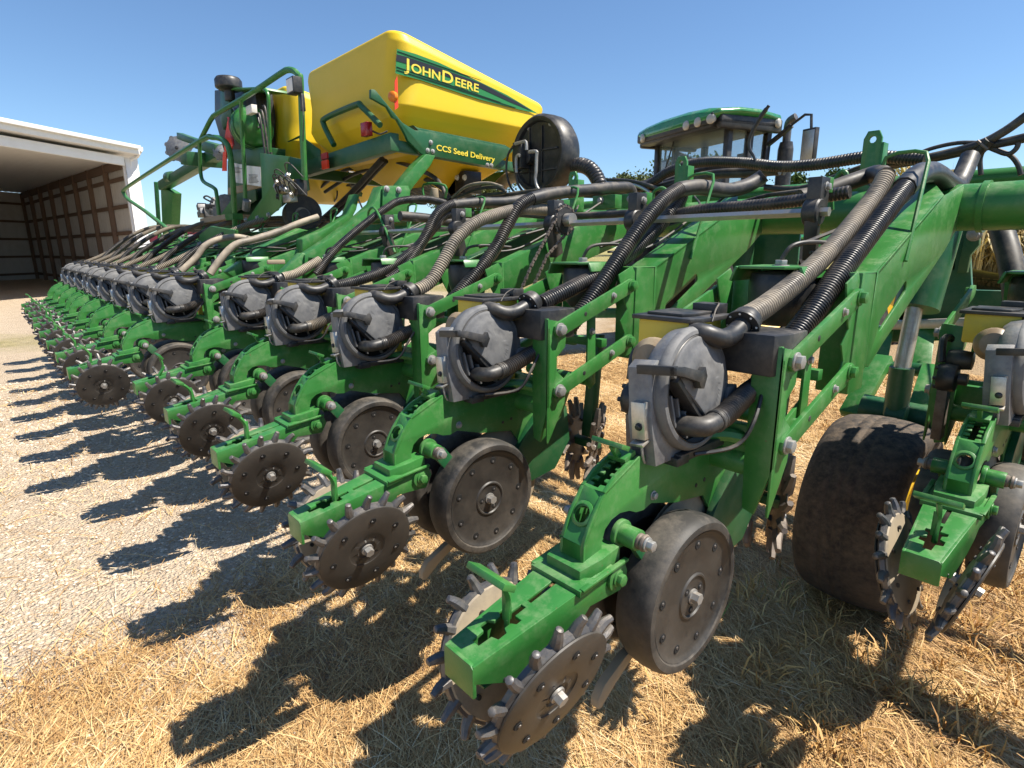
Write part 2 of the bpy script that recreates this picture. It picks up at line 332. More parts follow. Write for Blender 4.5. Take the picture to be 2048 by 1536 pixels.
# --- closing arm with its tee handle
b = MB()
top = [(-.637, .868), (-.5, .888), (-.4, .905), (-.30, .925), (-.24, .928)]
def prof(e): return [(-.640, .83), (-.640, .866), (-.40, .908), (-.30, .926), (-.235, .932), (-.222, .90), (-.245, .862), (-.345, .866), (-.372, .84), (-.425, .812), (-.535, .782)]
for e in (-1, 1):
    pr = prof(e); f0 = lambda y, z, e=e: (XC + e * (.044 + max(0, min(1, (y + .64) / .32)) * .024), y, z); f1 = lambda y, z, e=e: (XC + e * (.037 + max(0, min(1, (y + .64) / .32)) * .024), y, z)
    b.prism(pr, f0, f1, G)
tw = lambda y: .040 + max(0, min(1, (y + .64) / .32)) * .024
mk = lambda x, y: (XC + x, y, .8655 + (y + .64) * .178)
slots = [[(-.009, -.46), (.009, -.46), (.009, -.40), (-.009, -.40)][::1]]
star = [(-.007, -.475), (.007, -.475), (.007, -.505), (.026, -.505), (.026, -.518), (.015, -.524), (.015, -.54), (.028, -.546), (.028, -.566), (.012, -.57), (.010, -.60), (-.010, -.60), (-.012, -.57), (-.028, -.566), (-.028, -.546), (-.015, -.54), (-.015, -.524), (-.026, -.518), (-.026, -.505), (-.007, -.505)]
b.prism([(-.040, -.638), (.040, -.638), (.064, -.325), (.064, -.27), (-.064, -.27), (-.064, -.325)], mk, lambda x, y: tuple(Vector(mk(x, y)) - Vector((0, 0, .007))), G, [[(-.006, -.46), (.006, -.46), (.006, -.385), (-.006, -.385)], star])
b.prism([(-.044, .80), (.044, .80), (.044, .862), (.036, .868), (-.036, .868), (-.044, .862)], lambda x, z: (XC + x, -.642 - (.868 - z) * .0, z), lambda x, z: (XC + x, -.634, z), G)
b.box((XC, -.56, .80), (.07, .1, .006), DG)
# yoke that clasps the foot of the rack
b.prism([(-.072, -.385), (.072, -.385), (.075, -.33), (.046, -.35), (-.046, -.35), (-.075, -.33)], lambda x, y: (XC + x, y, .92 + (y + .385) * .2), lambda x, y: (XC + x, y, .905 + (y + .385) * .2), G)
b.prism([(-.048, -.36), (.048, -.36), (.058, -.30), (.058, -.24), (-.058, -.24), (-.058, -.30)], lambda x, y: (XC + x, y, .945 + (y + .36) * .15), lambda x, y: (XC + x, y, .90), G)
for e in (-1, 1):
    b.bar((XC + e * .071, -.38, .92), (XC + e * .074, -.235, .937), .012, .006, G); b.cyl((XC + e * .066, -.262, .90), (XC + e * .074, -.262, .90), .03, G, 20); b.bolt((XC + e * .074, -.262, .90), (e, 0, 0), .014, G)
    for y, z in ((-.545, .826), (-.57, .806)): b.cyl((XC + e * .0485, y, z), (XC + e * .0505, y, z), .0045, 'black_plastic', 8)
sub(b, 'closing_arm', .0015)
b = MB(); b.tube([(XC, -.52, .86), (XC, -.520, .90), (XC, -.516, .93), (XC, -.528, .96), (XC, -.552, .988)], .0075, G, 4, sub=3)
b.bar((XC - .006, -.515, .88), (XC - .006, -.515, .95), .012, .016, G)
b.box((XC, -.560, .996), (.108, .034, .013), G, Matrix.Rotation(R(-30), 3, 'X'))
spin(sub(b, 'arm_handle', .001), Vector((XC, -.52, .875)), Vector((1, 0, 0)))
# --- closing wheels: cast spiked ring behind a pressed plate
for e in (1, -1):
    b = MB(); c = Vector((.046 if e > 0 else -.136, -.474, .745)); ax = Vector((e, 0, -.31)).normalized(); a, bb, d = frame(ax)
    b.lathe([(.030, .004), (.052, .001), (.056, .003), (.056, .005), (.060, .006), (.138, .004), (.145, .001), (.1455, -.003), (.138, -.004), (.0, -.004)], c, ax, 'wheel_black', 56)
    b.lathe([(0, .001), (.026, .0), (.030, .004)], c, ax, 'wheel_black', 32); b.bolt(c + ax * .002, ax, .0135, h=.018)
    b.lathe([(.10, -.006), (.143, -.005), (.150, -.012), (.148, -.024), (.118, -.028), (.10, -.020), (.06, -.03), (0, -.034)], c, ax, 'cast_iron', 56)
    b.lathe([(.10, -.0285), (.06, -.034), (.0, -.036)], c, ax, 'dusty_disc', 48); b.lathe([(.1, -.0285), (.138, -.0282), (.142, -.024)], c, ax, 'dusty_disc', 48); b.bolt(c - ax * .034, -ax, .015)
    for i in range(7):
        t = 2 * math.pi * (i + .3) / 7; p = c + (a * math.cos(t) + bb * math.sin(t)) * .105
        b.lathe([(.0105, .0058), (.0095, .0070), (0, .0070)], p, ax, 'hole_and_shade_black', 14); b.lathe([(0, .0072), (.004, .0072), (.0035, .0085), (0, .009)], p - (a * .003) - bb * .003, ax, 'cast_iron', 8)
        b.cyl(p - ax * .031, p - ax * .036, .006, 'black_plastic', 8)
    n = 18
    for i in range(n):
        t = 2 * math.pi * i / n + .1; ra = a * math.cos(t) + bb * math.sin(t); ta = -a * math.sin(t) + bb * math.cos(t)
        p0 = c - ax * .016 + ra * .138; p1 = c - ax * .016 + ra * .162 - ta * .004; p2 = c - ax * (.014 + .005 * (i % 2)) + ra * .175 - ta * .008; p3 = c - ax * (.013 + .006 * (i % 2)) + ra * .183 - ta * .011
        b.tube([p0, p1, p2, p3], lambda u: .0145 - .0066 * u - (.003 if u > .98 else 0), 'cast_iron', 8, sub=3)
    spin(sub(b, 'closing_wheel'), c, ax)
# --- gauge wheels
for e in (1, -1):
    b = MB(); xf = .088 if e > 0 else -.178; c = Vector((xf, -.03, .777)); ax = Vector((e, 0, 0)); a, bb, d = frame(ax)
    b.lathe([(.150, -.105), (.176, -.104), (.187, -.096), (.194, -.08), (.1975, -.05), (.196, -.022), (.192, -.008), (.186, -.001), (.178, .0), (.169, -.001), (.166, -.004), (.163, -.006)], c, ax, 'rubber', 72)
    b.lathe([(.164, -.004), (.158, -.008), (.150, -.012), (.06, -.010), (.056, -.006), (.052, -.006), (.049, -.010), (.047, -.010), (.022, -.010), (.018, -.016), (0, -.016)], c, ax, 'wheel_black', 56)
    b.lathe([(.15, -.104), (.14, -.09), (.05, -.09), (.03, -.11), (0, -.11)], c, ax, 'wheel_black', 40)
    b.bolt(c - ax * .013, ax, .014, h=.02)
    for i in range(9):
        t = 2 * math.pi * i / 9 + .2; p = c + (a * math.cos(t) + bb * math.sin(t)) * .132
        b.lathe([(.0115, -.0112), (.0105, -.0098), (0, -.0098)], p, ax, 'hole_and_shade_black', 16); b.lathe([(0, -.0096), (.0042, -.0096), (.0036, -.0084), (0, -.008)], p - a * .003 - bb * .003, ax, 'cast_iron', 8)
    for i in range(3):
        t = 2 * math.pi * i / 3 + .5; p = c + (a * math.cos(t) + bb * math.sin(t)) * .035
        b.lathe([(.0095, -.0098), (.0085, -.0088), (0, -.0088)], p, ax, 'hole_and_shade_black', 14); b.lathe([(0, -.0086), (.004, -.0086), (.0035, -.0075), (0, -.007)], p - bb * .002, ax, 'cast_iron', 8)
    spin(sub(b, 'gauge_wheel'), c, ax)
# --- opener discs, seed firmer, row cleaner
for e in (1, -1):
    b = MB(); b.lathe([(0, .006), (.05, .006), (.055, .002), (.187, .001), (.19, -.001), (.187, -.002), (0, -.002)], (XC + e * .02, .09, .77), (e, -.05, .06), 'dusty_disc', 56); sub(b, 'opener_disc')
b = MB(); b.prism([(-.10, .60), (-.13, .60), (-.215, .56), (-.238, .53), (-.238, .505), (-.225, .50), (-.17, .54), (-.10, .58)], lambda y, z: (XC + .012, y, z), lambda y, z: (XC - .012, y, z), 'tan_wood'); b.bar((XC, -.10, .59), (XC, .05, .75), .02, .025, 'black_plastic'); sub(b, 'seed_firmer', .002)
for e in (1, -1):
    b = MB(); c = Vector((XC + e * .055, .60, .80)); ax = Vector((e, .55 if e > 0 else -.45, -.12)).normalized(); a, bb, d = frame(ax)
    b.lathe([(0, .012), (.03, .012), (.04, .004), (.115, .003), (.12, 0), (.115, -.004), (0, -.004)], c, ax, 'rusty_iron', 40)
    for i in range(13):
        t = 2 * math.pi * i / 13; ra = a * math.cos(t) + bb * math.sin(t); ta = -a * math.sin(t) + bb * math.cos(t)
        b.tube([c + ra * .100, c + ra * .14 - ta * .008, c + ra * .175 - ta * .026], lambda u: .0175 - .008 * u, 'rusty_iron', 6, sub=3)
        if i % 3 == 0: b.bolt(c + ra * .07 + ax * .004, ax, .009)
    spin(sub(b, 'row_cleaner_wheel'), c, ax)
b = MB(); b.bar((XC, .62, .82), (XC, .66, 1.25), .05, .035, DG); b.bar((XC - .07, .6, .8), (XC + .07, .6, .8), .04, .03, DG); sub(b, 'row_cleaner_arm', .002)
# --- seed meter: housing and domed cover
b = MB(); mc = Vector((.012, .024, 1.272)); mn = Vector((1, 0, .10)).normalized(); mu = Vector((0, 1, 0)); mv = mn.cross(mu).normalized()
if mv.z < 0: mv = -mv
MP = lambda u, v, h: mc + mu * u + mv * v + mn * h
b.lathe([(0, -.055), (.13, -.055), (.142, -.04), (.146, -.012), (.146, -.006)], mc, mn, 'grey_cast', 64)
hp = [(-.146, -.155), (-.05, -.155), (-.03, -.13), (-.08, -.10), (-.10, .075), (-.125, .085), (-.15, .07), (-.152, -.02), (-.158, -.04)]
b.prism(hp, lambda u, v: MP(u, v, -.012), lambda u, v: MP(u, v, -.075), 'grey_cast')
b.prism([(-.172, -.09), (-.145, -.09), (-.145, -.005), (-.172, -.005)], lambda u, v: MP(u, v, -.02), lambda u, v: MP(u, v, -.055), 'bare_metal'); b.prism([(-.180, -.105), (-.15, -.095), (-.15, -.09), (-.183, -.098)], lambda u, v: MP(u, v, -.02), lambda u, v: MP(u, v, -.055), 'bare_metal')
b.bolt(MP(-.172, -.06, -.035), (0, -1, 0), .007, 'black_plastic'); b.tube([MP(-.165, -.10, -.035), MP(-.162, -.13, -.035), MP(-.15, -.15, -.04)], .004, 'zinc_bolt', 6)
b.box(MP(-.06, -.158, -.02), (.05, .05, .02), 'black_plastic'); b.box(MP(.03, -.152, -.03), (.07, .2, .02), 'black_plastic')
sub(b, 'seed_meter', .0012)
b = MB(); NR, NA = 14, 120
b.lathe([(0, -.014), (.1245, -.014)], mc, mn, 'hole_and_shade_black', 80); b.lathe([(.1245, -.014), (.127, .012), (.131, .014), (.139, .012), (.144, .006), (.147, .0), (.147, -.008), (.14, -.01)], mc, mn, 'grey_plastic', 80)  # recess floor coloured near-black, so its shade is painted in; rim is grey
b.lathe([(.1255, .0125), (.127, .0145), (.1285, .0125)], mc, mn, 'black_plastic', 80)
# plateau of the cover, cut off below by two straight edges
Pc, Qc, Sc = (-.115, .05), (.005, -.070), (.135, -.028); C0 = (.015, .02)
def rmax(t):
    dx, dy = math.cos(t), math.sin(t); best = 9.
    for A, B in ((Pc, Qc), (Qc, Sc)):
        ex, ey = B[0] - A[0], B[1] - A[1]; den = dx * ey - dy * ex
        if abs(den) > 1e-9:
            k = ((A[0] - C0[0]) * ey - (A[1] - C0[1]) * ex) / den
            if k > 0: best = min(best, k)
    bq = C0[0] * dx + C0[1] * dy; best = min(best, -bq + math.sqrt(bq * bq - (C0[0] ** 2 + C0[1] ** 2 - .123 ** 2))); return best
vs = [MP(C0[0], C0[1], .036)]; fs = []
RR_ = [(k / (NR - 2), 0) for k in range(1, NR - 1)] + [(1.02, 1), (1.03, 2)]
for fr_, st in RR_:
    for k in range(NA):
        t = 2 * math.pi * k / NA; r = rmax(t) * fr_; u, v = C0[0] + r * math.cos(t), C0[1] + r * math.sin(t); rr_ = math.hypot(u, v)
        h = .036 - .014 * (rr_ / .123) ** 2 - (.003 if rr_ > .098 else 0) - (.002 if .055 < rr_ < .06 else 0)
        h = h if st == 0 else (h - .005 if st == 1 else -.013); vs.append(MP(u, v, h))
fs += [(0, 1 + k, 1 + (k + 1) % NA) for k in range(NA)]
for i in range(NR - 1): fs += [(1 + i * NA + k, 1 + i * NA + (k + 1) % NA, 1 + (i + 1) * NA + (k + 1) % NA, 1 + (i + 1) * NA + k) for k in range(NA)]
b.add(vs, fs, 'grey_plastic')
b.bar(MP(-.108, .04, .012), MP(-.002, -.076, .012), .014, .034, 'black_plastic', mn)
for (ua, va, ub, vb) in ((-.10, .0, -.085, -.075), (-.075, -.01, -.062, -.095), (-.045, -.045, -.04, -.11), (.02, -.085, .03, -.115)): b.bar(MP(ua, va, -.005), MP(ub, vb, -.005), .006, .018, 'grey_plastic', mn)
b.prism([(.100, -.038), (.112, -.012), (.148, -.010), (.152, -.040), (.112, -.060)], lambda u, v: MP(u, v, .004), lambda u, v: MP(u, v, .03), 'grey_plastic')
# latch
b.prism([(-.152, .058), (-.152, .074), (-.12, .072), (-.085, .062), (-.045, .052), (-.035, .060), (-.028, .038), (-.043, .012), (-.056, .014), (-.062, .030), (-.085, .038), (-.12, .05)], lambda u, v: MP(u, v, .036), lambda u, v: MP(u, v, .052), 'black_plastic')
b.prism([(-.152, .056), (-.138, .054), (-.138, .076), (-.152, .076)], lambda u, v: MP(u, v, -.05), lambda u, v: MP(u, v, .046), 'black_plastic'); b.bar(MP(-.10, .056, .03), MP(-.05, .035, .034), .018, .016, 'black_plastic', mn)
# outlet elbow
b.tube([MP(-.06, -.075, .0), MP(-.058, -.075, .03), MP(-.045, -.076, .050), MP(-.02, -.073, .056), MP(.0, -.070, .056)], .0235, 'black_plastic', 16, sub=5)
sub(b, 'meter_cover', .0008)
b = MB(); b.tube([MP(-.008, -.071, .056), MP(.02, -.068, .056)], .0255, 'black_plastic', 16, sm=False)
pv = [MP(.0, -.070, .056), MP(.04, -.064, .057), MP(.09, -.048, .058), MP(.15, -.030, .058), (.07, .235, 1.258), (.05, .30, 1.27)]
b.tube(pv, .0235, 'hose_black', 16, rib=.0085, ribh=.13); b.lathe([(.0245, 0), (.0275, .002), (.0275, .007), (.0245, .009)], MP(-.008, -.071, .056), (0, 1, .05), 'black_plastic', 20)
vac = sub(b, 'vacuum_hose', smooth=60)
# --- mini hopper, lid, inlet elbow, manifold box
b = MB(); b.prism([(-.162, .035), (-.018, .035), (-.018, .19), (-.162, .19)], lambda x, y: (x, y, 1.424), lambda x, y: (-.09 + (x + .09) * .97, y * .98, 1.33), 'yellow_plastic')
b.lathe([(0, .0), (.035, .004), (.052, .02), (.05, .05), (0, .07)], (-.062, -.065, 1.345), (-.1, .9, -.1), 'brown_plastic', 24)
b.box((-.04, .17, 1.24), (.03, .03, .2), 'yellow_plastic')
sub(b, 'mini_hopper', .006)
b = MB(); P0 = [(-.175, .025), (-.010, .025), (.004, .06), (.004, .2), (-.03, .215), (-.175, .215)]
b.zplate(P0, 1.424, 1.434, 'black_plastic'); b.zplate([(-.15, .055), (-.05, .055), (-.035, .09), (-.035, .17), (-.15, .17)], 1.434, 1.441, 'black_plastic'); b.box((-.06, .20, 1.445), (.07, .05, .025), 'black_plastic')
b.tube([(-.05, .2, 1.455), (-.02, .17, 1.46), (.0, .12, 1.45), (.012, .085, 1.425)], .0025, 'rubber_hose', 6); b.tube([(-.0, .07, 1.405), (.01, .07, 1.415), (.02, .07, 1.415)], .006, 'bare_metal', 6)
sub(b, 'hopper_lid', .002)
b = MB(); b.tube([(-.02, .04, 1.405), (.015, .055, 1.40), (.035, .085, 1.388), (.038, .13, 1.39), (.037, .19, 1.411)], .0235, 'black_plastic', 16)
hd = Vector((-.04, .8, .42)).normalized(); b.lathe([(.026, 0), (.042, .001), (.043, .006), (.041, .012), (.036, .014), (.036, .034), (.034, .038), (.028, .038)], Vector((.037, .185, 1.408)), hd, 'black_plastic', 28)
for i in range(8):
    a, bb, d = frame(hd); t = i * math.pi / 4; b.lathe([(0, 0), (.003, -.001), (.003, -.002), (0, -.002)], Vector((.037, .185, 1.408)) + (a * math.cos(t) + bb * math.sin(t)) * .036, hd, 'white_label', 6)
sub(b, 'inlet_elbow')
b = MB(); b.zplate([(.0, .15), (.135, .15), (.15, .20), (.15, .30), (.0, .30)], 1.30, 1.398, 'black_plastic'); b.cyl((.11, .2, 1.30), (.11, .2, 1.24), .02, 'black_plastic')
sub(b, 'manifold_box', .003)
# --- clutch and drive chain case on the left side
b = MB(); c = Vector((-.19, .08, 1.20))
b.lathe([(0, -.02), (.045, -.02), (.05, 0), (.045, .03), (.02, .035), (.02, .06), (0, .06)], c, (1, 0, 0), 'black_plastic', 24); b.lathe([(0, -.03), (.03, -.03), (.035, 0), (.03, .04), (0, .045)], c + Vector((.02, .03, .06)), (1, 0, 0), 'black_plastic', 20)
for t in range(6): b.cyl(c + Vector((-.03, .038 * math.cos(t * 1.047), .038 * math.sin(t * 1.047))), c + Vector((-.02, .038 * math.cos(t * 1.047), .038 * math.sin(t * 1.047))), .007, 'black_plastic', 8)
b.tube([c + Vector((-.02, 0, .05)), c + Vector((-.03, .03, .12)), c + Vector((-.02, .09, .12)), c + Vector((0, .12, .05))], .012, 'black_plastic', 8)
b.bar(c + Vector((0, .0, -.04)), c + Vector((0, .02, -.22)), .03, .05, 'rusty_iron')
sub(b, 'drive_clutch', .002)
# --- wire hoop that guides the hoses
b = MB(); b.rect_tube([(0, 1.18, 1.62), (-.01, 1.2, 1.905), (.13, 1.2, 1.905), (.155, 1.0, 1.55)], .0065, G, 8); sub(b, 'hose_guide')
b = MB(); b.tube([(.05, -.02, 1.13), (.1, .08, 1.14), (.12, .12, 1.2), (.10, .2, 1.28)], .005, 'rubber_hose', 6); sub(b, 'cable'); b = MB(); b.tube([(XC, .66, 1.6), (XC + .05, .9, 1.66), (XC + .12, 1.2, 1.74), (XC + .1, 1.5, 1.86)], .006, 'rubber_hose', 6); sub(b, 'cable'); b = MB(); b.tube([(XC + .04, .66, 1.58), (XC + .1, .85, 1.6), (XC + .1, 1.2, 1.75), (XC - .1, 1.5, 1.84)], .005, 'rubber_hose', 6); sub(b, 'cable')
b.build  # noqa
# --- place the units
UN = [(-.762 * i, 0, 0, i) for i in range(5)] + [(.463, 1.125, -.04, 'A')] + [(-.762 * i, -.235, 0, i) for i in range(5, 10)] + [(-.762 * i + .05, -.20, .0, i) for i in range(10, 14)]
lab = {'A': 'row unit set furthest forward beyond the transport tyre, seen straight from behind', 0: 'nearest complete row unit with its spiked closing wheels in the foreground'}
first = True; doomed = []
def put(o, par):
    o.parent = par
    return o
for (x, y, z, k) in UN:
    if first: u = unit0; S_ = list(subs); first = False; mb0 = bracket.data
    else:
        u = unit0.copy(); col.objects.link(u); S_ = [s.copy() for s in subs]
        for s in S_: col.objects.link(s)
    u.parent = planter; u.location = Vector((x, y, z)) - PL; u['group'] = 'row units of the planter'
    if 'label' in u.keys(): del u['label']
    if k in lab: u['label'] = lab[k]
    for s in S_:
        s.parent = u
        if s.data.name in AX:
            hnd = s.name.startswith('arm_handle'); a_ = AX[s.data.name]; s.rotation_axis_angle = ((R(random.choice((0, 0, -6, 8, -28))) if hnd and k not in (0, 'A') else (0 if hnd else random.uniform(0, 6.28))), *a_)
        if s.name.startswith('mounting_bracket'): s.data = bracket2.data if k in (0, 1) else mb0
        if s.name.startswith(('mounting_bracket', 'hose_guide')) and k == 'A': doomed.append(s)
for ch in planter.children:
    if ch.name.startswith('row_unit') and ch.location.x - 2.5 < -2:
        k = round((-2.5 + ch.location.x) / -.762)
        if k in (3, 6, 9, 12):
            for s in ch.children:
                if s.name.startswith('vacuum_hose'):
                    for sl in s.material_slots:
                        if sl.material and sl.material.name == 'hose_black': sl.link = 'OBJECT'; sl.material = MATS['hose_dusty']
bpy.data.objects.remove(bracket2)
USED = {}
for s in doomed: bpy.data.objects.remove(s)
# ================================================================ planter frame, tanks, hoses, walkway
def X(px, py, x): return at(px, py, x=x)
def Y(px, py, y): return at(px, py, y=y)
def yz(pts, x): return [(p.y, p.z) for p in (at(a, c, x=x) for a, c in pts)]
def xz(pts, y): return [(p.x, p.z) for p in (at(a, c, y=y) for a, c in pts)]
# toolbars
b = MB(); b.cyl((-9.2, 1.7, 1.74), (3.2, 1.7, 1.74), .088, G, 40)
for x in (.2, -3.0, -5.6): b.cyl((x, 1.7, 1.74), (x + .02, 1.7, 1.74), .096, G, 40)
part(b, 'toolbar')
b = MB(); b.cyl((-9.2, 2.3, 1.89), (3.2, 2.3, 1.89), .045, G, 24); part(b, 'toolbar', label='thinner tube running behind the main toolbar')
b = MB()
for x in np.arange(-8.8, 1.9, 1.1): b.bar((x, 1.7, 1.74), (x, 2.3, 1.86), .06, .06, DG); b.box((x, 1.7, 1.62), (.05, .14, .12), DG)
part(b, 'toolbar_brace')
# upright brackets standing on the toolbar
for px, p0, p1, w_ in ((1740, 345, 264, .035), (1363, 378, 314, .035), (1149, 388, 344, .035)):
    b = MB(); p = Y(px, p0, 1.72); q = Y(px - 2, p1, 1.72); w2 = w_
    b.yplate([(p.x - w2, 1.70), (p.x + w2, 1.70), (p.x + w2, q.z - .03), (p.x + w2 * .6, q.z), (p.x - w2 * .6, q.z), (p.x - w2, q.z - .03)], 1.70, 1.715, G, [circ((p.x, q.z - .035), .014, 10)])
    b.yplate([(p.x + w2, 1.7), (p.x + w2 + .01, 1.7), (p.x + w2 + .01, q.z - .05), (p.x + w2, q.z - .05)], 1.70, 1.76, G)
    part(b, 'hose_post', .001)
# drive shaft with bearings, sprocket and chain
b = MB(); b.cyl((-3.9, .92, 1.708), (-.06, .92, 1.708), .016, 'bare_metal', 6); part(b, 'drive_shaft')
for x in (-.11, -.84, -1.32, -2.1, -2.9):
    b = MB(); b.lathe([(.018, -.025), (.04, -.025), (.045, -.02), (.045, .02), (.04, .025), (.018, .025)], (x, .92, 1.708), (1, 0, 0), 'black_plastic', 24)
    b.box((x, .94, 1.77), (.045, .07, .10), 'black_plastic'); b.bar((x, .92, 1.69), (x - .01, .96, 1.56), .04, .07, 'black_plastic'); b.bolt((x + .022, .95, 1.79), (1, 0, 0), .012); b.box((x, 1.0, 1.80), (.03, .05, .05), G); part(b, 'shaft_bearing', .004)
b = MB(); p = Y(1130, 440, .92); b.lathe([(.016, -.006), (.06, -.006), (.066, 0), (.06, .006), (.016, .006)], p, (1, 0, 0), 'black_plastic', 28)
for i in range(20): t = i * math.pi / 10; b.box(p + Vector((0, .066 * math.cos(t), .066 * math.sin(t))), (.006, .014, .014), 'black_plastic', Matrix.Rotation(t, 3, 'X'))
b.cyl(p - Vector((-.01, 0, 0)), p + Vector((.05, 0, 0)), .03, 'bare_metal', 16); part(b, 'sprocket')
b = MB(); q = Vector((p.x, .62, 1.30)); L = [p + Vector((0, -.066, 0)), p + Vector((0, -.05, .045)), p + Vector((0, 0, .068)), p + Vector((0, .05, .045)), p + Vector((0, .066, -.02)), Vector((p.x, .80, 1.56)), Vector((p.x, .67, 1.36)), q, Vector((p.x, .58, 1.32)), Vector((p.x, .70, 1.52)), p + Vector((0, -.066, 0))]
# chain drawn as single links
tot = []
for i in range(len(L) - 1):
    n_ = max(1, int((L[i + 1] - L[i]).length / .0165)); tot += [L[i].lerp(L[i + 1], k / n_) for k in range(n_)]
for i, c in enumerate(tot):
    d = (tot[(i + 1) % len(tot)] - c).normalized(); b.bar(c - d * .007, c + d * .007, .009 if i % 2 else .015, .009, 'rusty_iron')
part(b, 'drive_chain')
# vacuum fan: shroud, face ribs, duct, fittings
fy = 2.35; c = Y(1082, 310, fy); rr = (Y(1082, 232, fy) - Y(1082, 392, fy)).length / 2
FANC, FR_ = c, rr
b = MB(); b.lathe([(0, -.02), (rr * .80, -.02), (rr * .83, -.05), (rr * .93, -.06), (rr, -.03), (rr * 1.01, .05), (rr, .11), (rr * .9, .16), (0, .17)], c, (0, 1, 0), 'black_plastic', 64, a0=.1)
for x in (-.35, .12): b.bar(c + Vector((x * rr, -.028, -.7 * rr)), c + Vector((x * rr, -.028, .7 * rr)), .012, .012, 'black_plastic')
for z in (-.4, .1): b.bar(c + Vector((-.7 * rr, -.028, z * rr)), c + Vector((.7 * rr, -.028, z * rr)), .012, .012, 'black_plastic')
for a in (60, 120, -30, 210): b.bolt(c + Vector((math.cos(R(a)) * .8 * rr, -.02, math.sin(R(a)) * .8 * rr)), (0, -1, 0), .012)
b.box(c + Vector((.0, -.02, -rr * 1.1)), (.5 * rr, .10, .5 * rr), 'black_plastic'); part(b, 'vacuum_fan', .004)
b = MB(); b.box(c + Vector((-.42 * rr, -.10, .0)), (.10, .10, .20), 'black_plastic')
b.cyl(c + Vector((-.25 * rr, -.10, -.02)), c + Vector((-.25 * rr, -.02, -.02)), .05, 'black_plastic')
part(b, 'fan_motor', .004)
for P_ in ([(1030, 288), (1045, 284), (1052, 284), (1053, 300)], [(1058, 304), (1073, 303), (1073, 312), (1072, 345), (1071, 360), (1078, 380), (1100, 392)], [(1033, 345), (1032, 325), (1034, 312), (1040, 311)]):
    b = MB(); b.tube([Y(*p_, fy - .17) for p_ in P_], .013, 'zinc_bolt' , 8, sub=3); part(b, 'hydraulic_fitting')
b = MB(); b.tube([Y(*p_, fy - .15) for p_ in ((1030, 288), (1016, 310), (1013, 345), (1022, 375), (1034, 388))], .009, 'rubber_hose', 8); part(b, 'hydraulic_hose')
b = MB(); b.tube([Y(*p_, fy - .15) for p_ in ((1033, 350), (1036, 368), (1048, 385), (1066, 396))], .010, 'rubber_hose', 8); part(b, 'hydraulic_hose')
b = MB(); b.tube([Y(*p_, 2.45) for p_ in ((1130, 335), (1158, 330), (1180, 338), (1196, 360), (1206, 392))], .055, 'hose_black', 16, rib=.026, ribh=.08); part(b, 'fan_duct', smooth=60)
b = MB(); b.tube([Y(*p_, 2.6) for p_ in ((1000, 372), (1020, 355), (1045, 350))], .06, 'hose_dusty', 14); part(b, 'fan_duct')
# ---- seed and vacuum hoses of the units
def hose(pts, x, r, m, rib=None, x2=None, name='seed_hose', elbow=None):
    n = len(pts); P = [at(a, c, x=(x if x2 is None else x + (x2 - x) * i / (n - 1))) for i, (a, c) in enumerate(pts)]
    b = MB(); b.tube(P, r, m, 14 if rib else 10, rib=rib or 0, ribh=.10, sub=6); return part(b, name, smooth=60)
hose([(1484, 640), (1530, 613), (1600, 558), (1662, 498), (1715, 436), (1752, 388), (1772, 352)], .03, .027, 'hose_dusty', .011)
hose([(1772, 352), (1758, 346), (1735, 352), (1690, 368), (1645, 384), (1600, 395)], .03, .029, 'rubber_hose', x2=-.22, name='seed_hose')
hose([(1572, 694), (1620, 632), (1680, 545), (1738, 468), (1785, 405), (1812, 372)], .085, .0305, 'hose_black', .011, name='vacuum_hose')
hose([(1808, 376), (1838, 349), (1868, 346), (1895, 365), (1912, 372), (1925, 350), (1940, 314)], .085, .037, 'black_plastic', name='vacuum_hose')
hose([(1082, 607), (1150, 573), (1222, 535), (1290, 481), (1335, 432), (1358, 402), (1364, 390)], -.732, .027, 'hose_black', .011)
hose([(1140, 652), (1180, 600), (1235, 520), (1285, 448), (1325, 402), (1360, 378)], -.68, .0285, 'hose_black', .011, name='vacuum_hose')
hose([(1356, 380), (1395, 374), (1450, 381), (1490, 373), (1515, 360), (1528, 350)], -.71, .033, 'rubber_hose', x2=-.6, name='vacuum_hose')
hose([(834, 580), (862, 562), (888, 520), (912, 480), (950, 446), (1000, 427), (1050, 418), (1106, 422)], -1.494, .027, 'hose_dusty', .011)
hose([(905, 600), (950, 548), (990, 498), (1015, 450), (1038, 412), (1065, 396)], -1.48, .0285, 'hose_black', .011, name='vacuum_hose')
hose([(1063, 398), (1110, 387), (1180, 380), (1225, 376), (1258, 377), (1264, 395)], -1.48, .034, 'rubber_hose', name='vacuum_hose')
hose([(664, 574), (720, 560), (780, 535), (832, 496), (868, 455), (885, 434), (900, 428), (944, 427)], -2.256, .027, 'hose_black', .011)
hose([(775, 560), (812, 530), (848, 478), (872, 432), (892, 415), (915, 407)], -2.24, .0285, 'hose_black', .011, name='vacuum_hose')
hose([(905, 410), (960, 405), (1010, 404), (1050, 398)], -2.24, .033, 'rubber_hose', name='vacuum_hose')
hose([(566, 554), (590, 548), (612, 536), (640, 520)], -3.018, .027, 'hose_dusty', .011)
hose([(632, 548), (668, 502), (705, 468), (745, 436), (775, 415), (800, 402), (850, 398), (890, 406)], -3.0, .0245, 'hose_black', .011, name='vacuum_hose')
hose([(420, 548), (440, 520), (470, 490), (510, 478), (560, 462), (600, 446), (636, 434)], -3.78, .025, 'hose_dusty')
hose([(362, 543), (392, 515), (410, 492), (440, 478), (475, 474), (505, 480)], -4.54, .026, 'hose_dusty')
hose([(800, 432), (850, 436), (900, 444), (950, 440), (1010, 428)], -2.5, .03, 'rubber_hose', name='vacuum_hose')
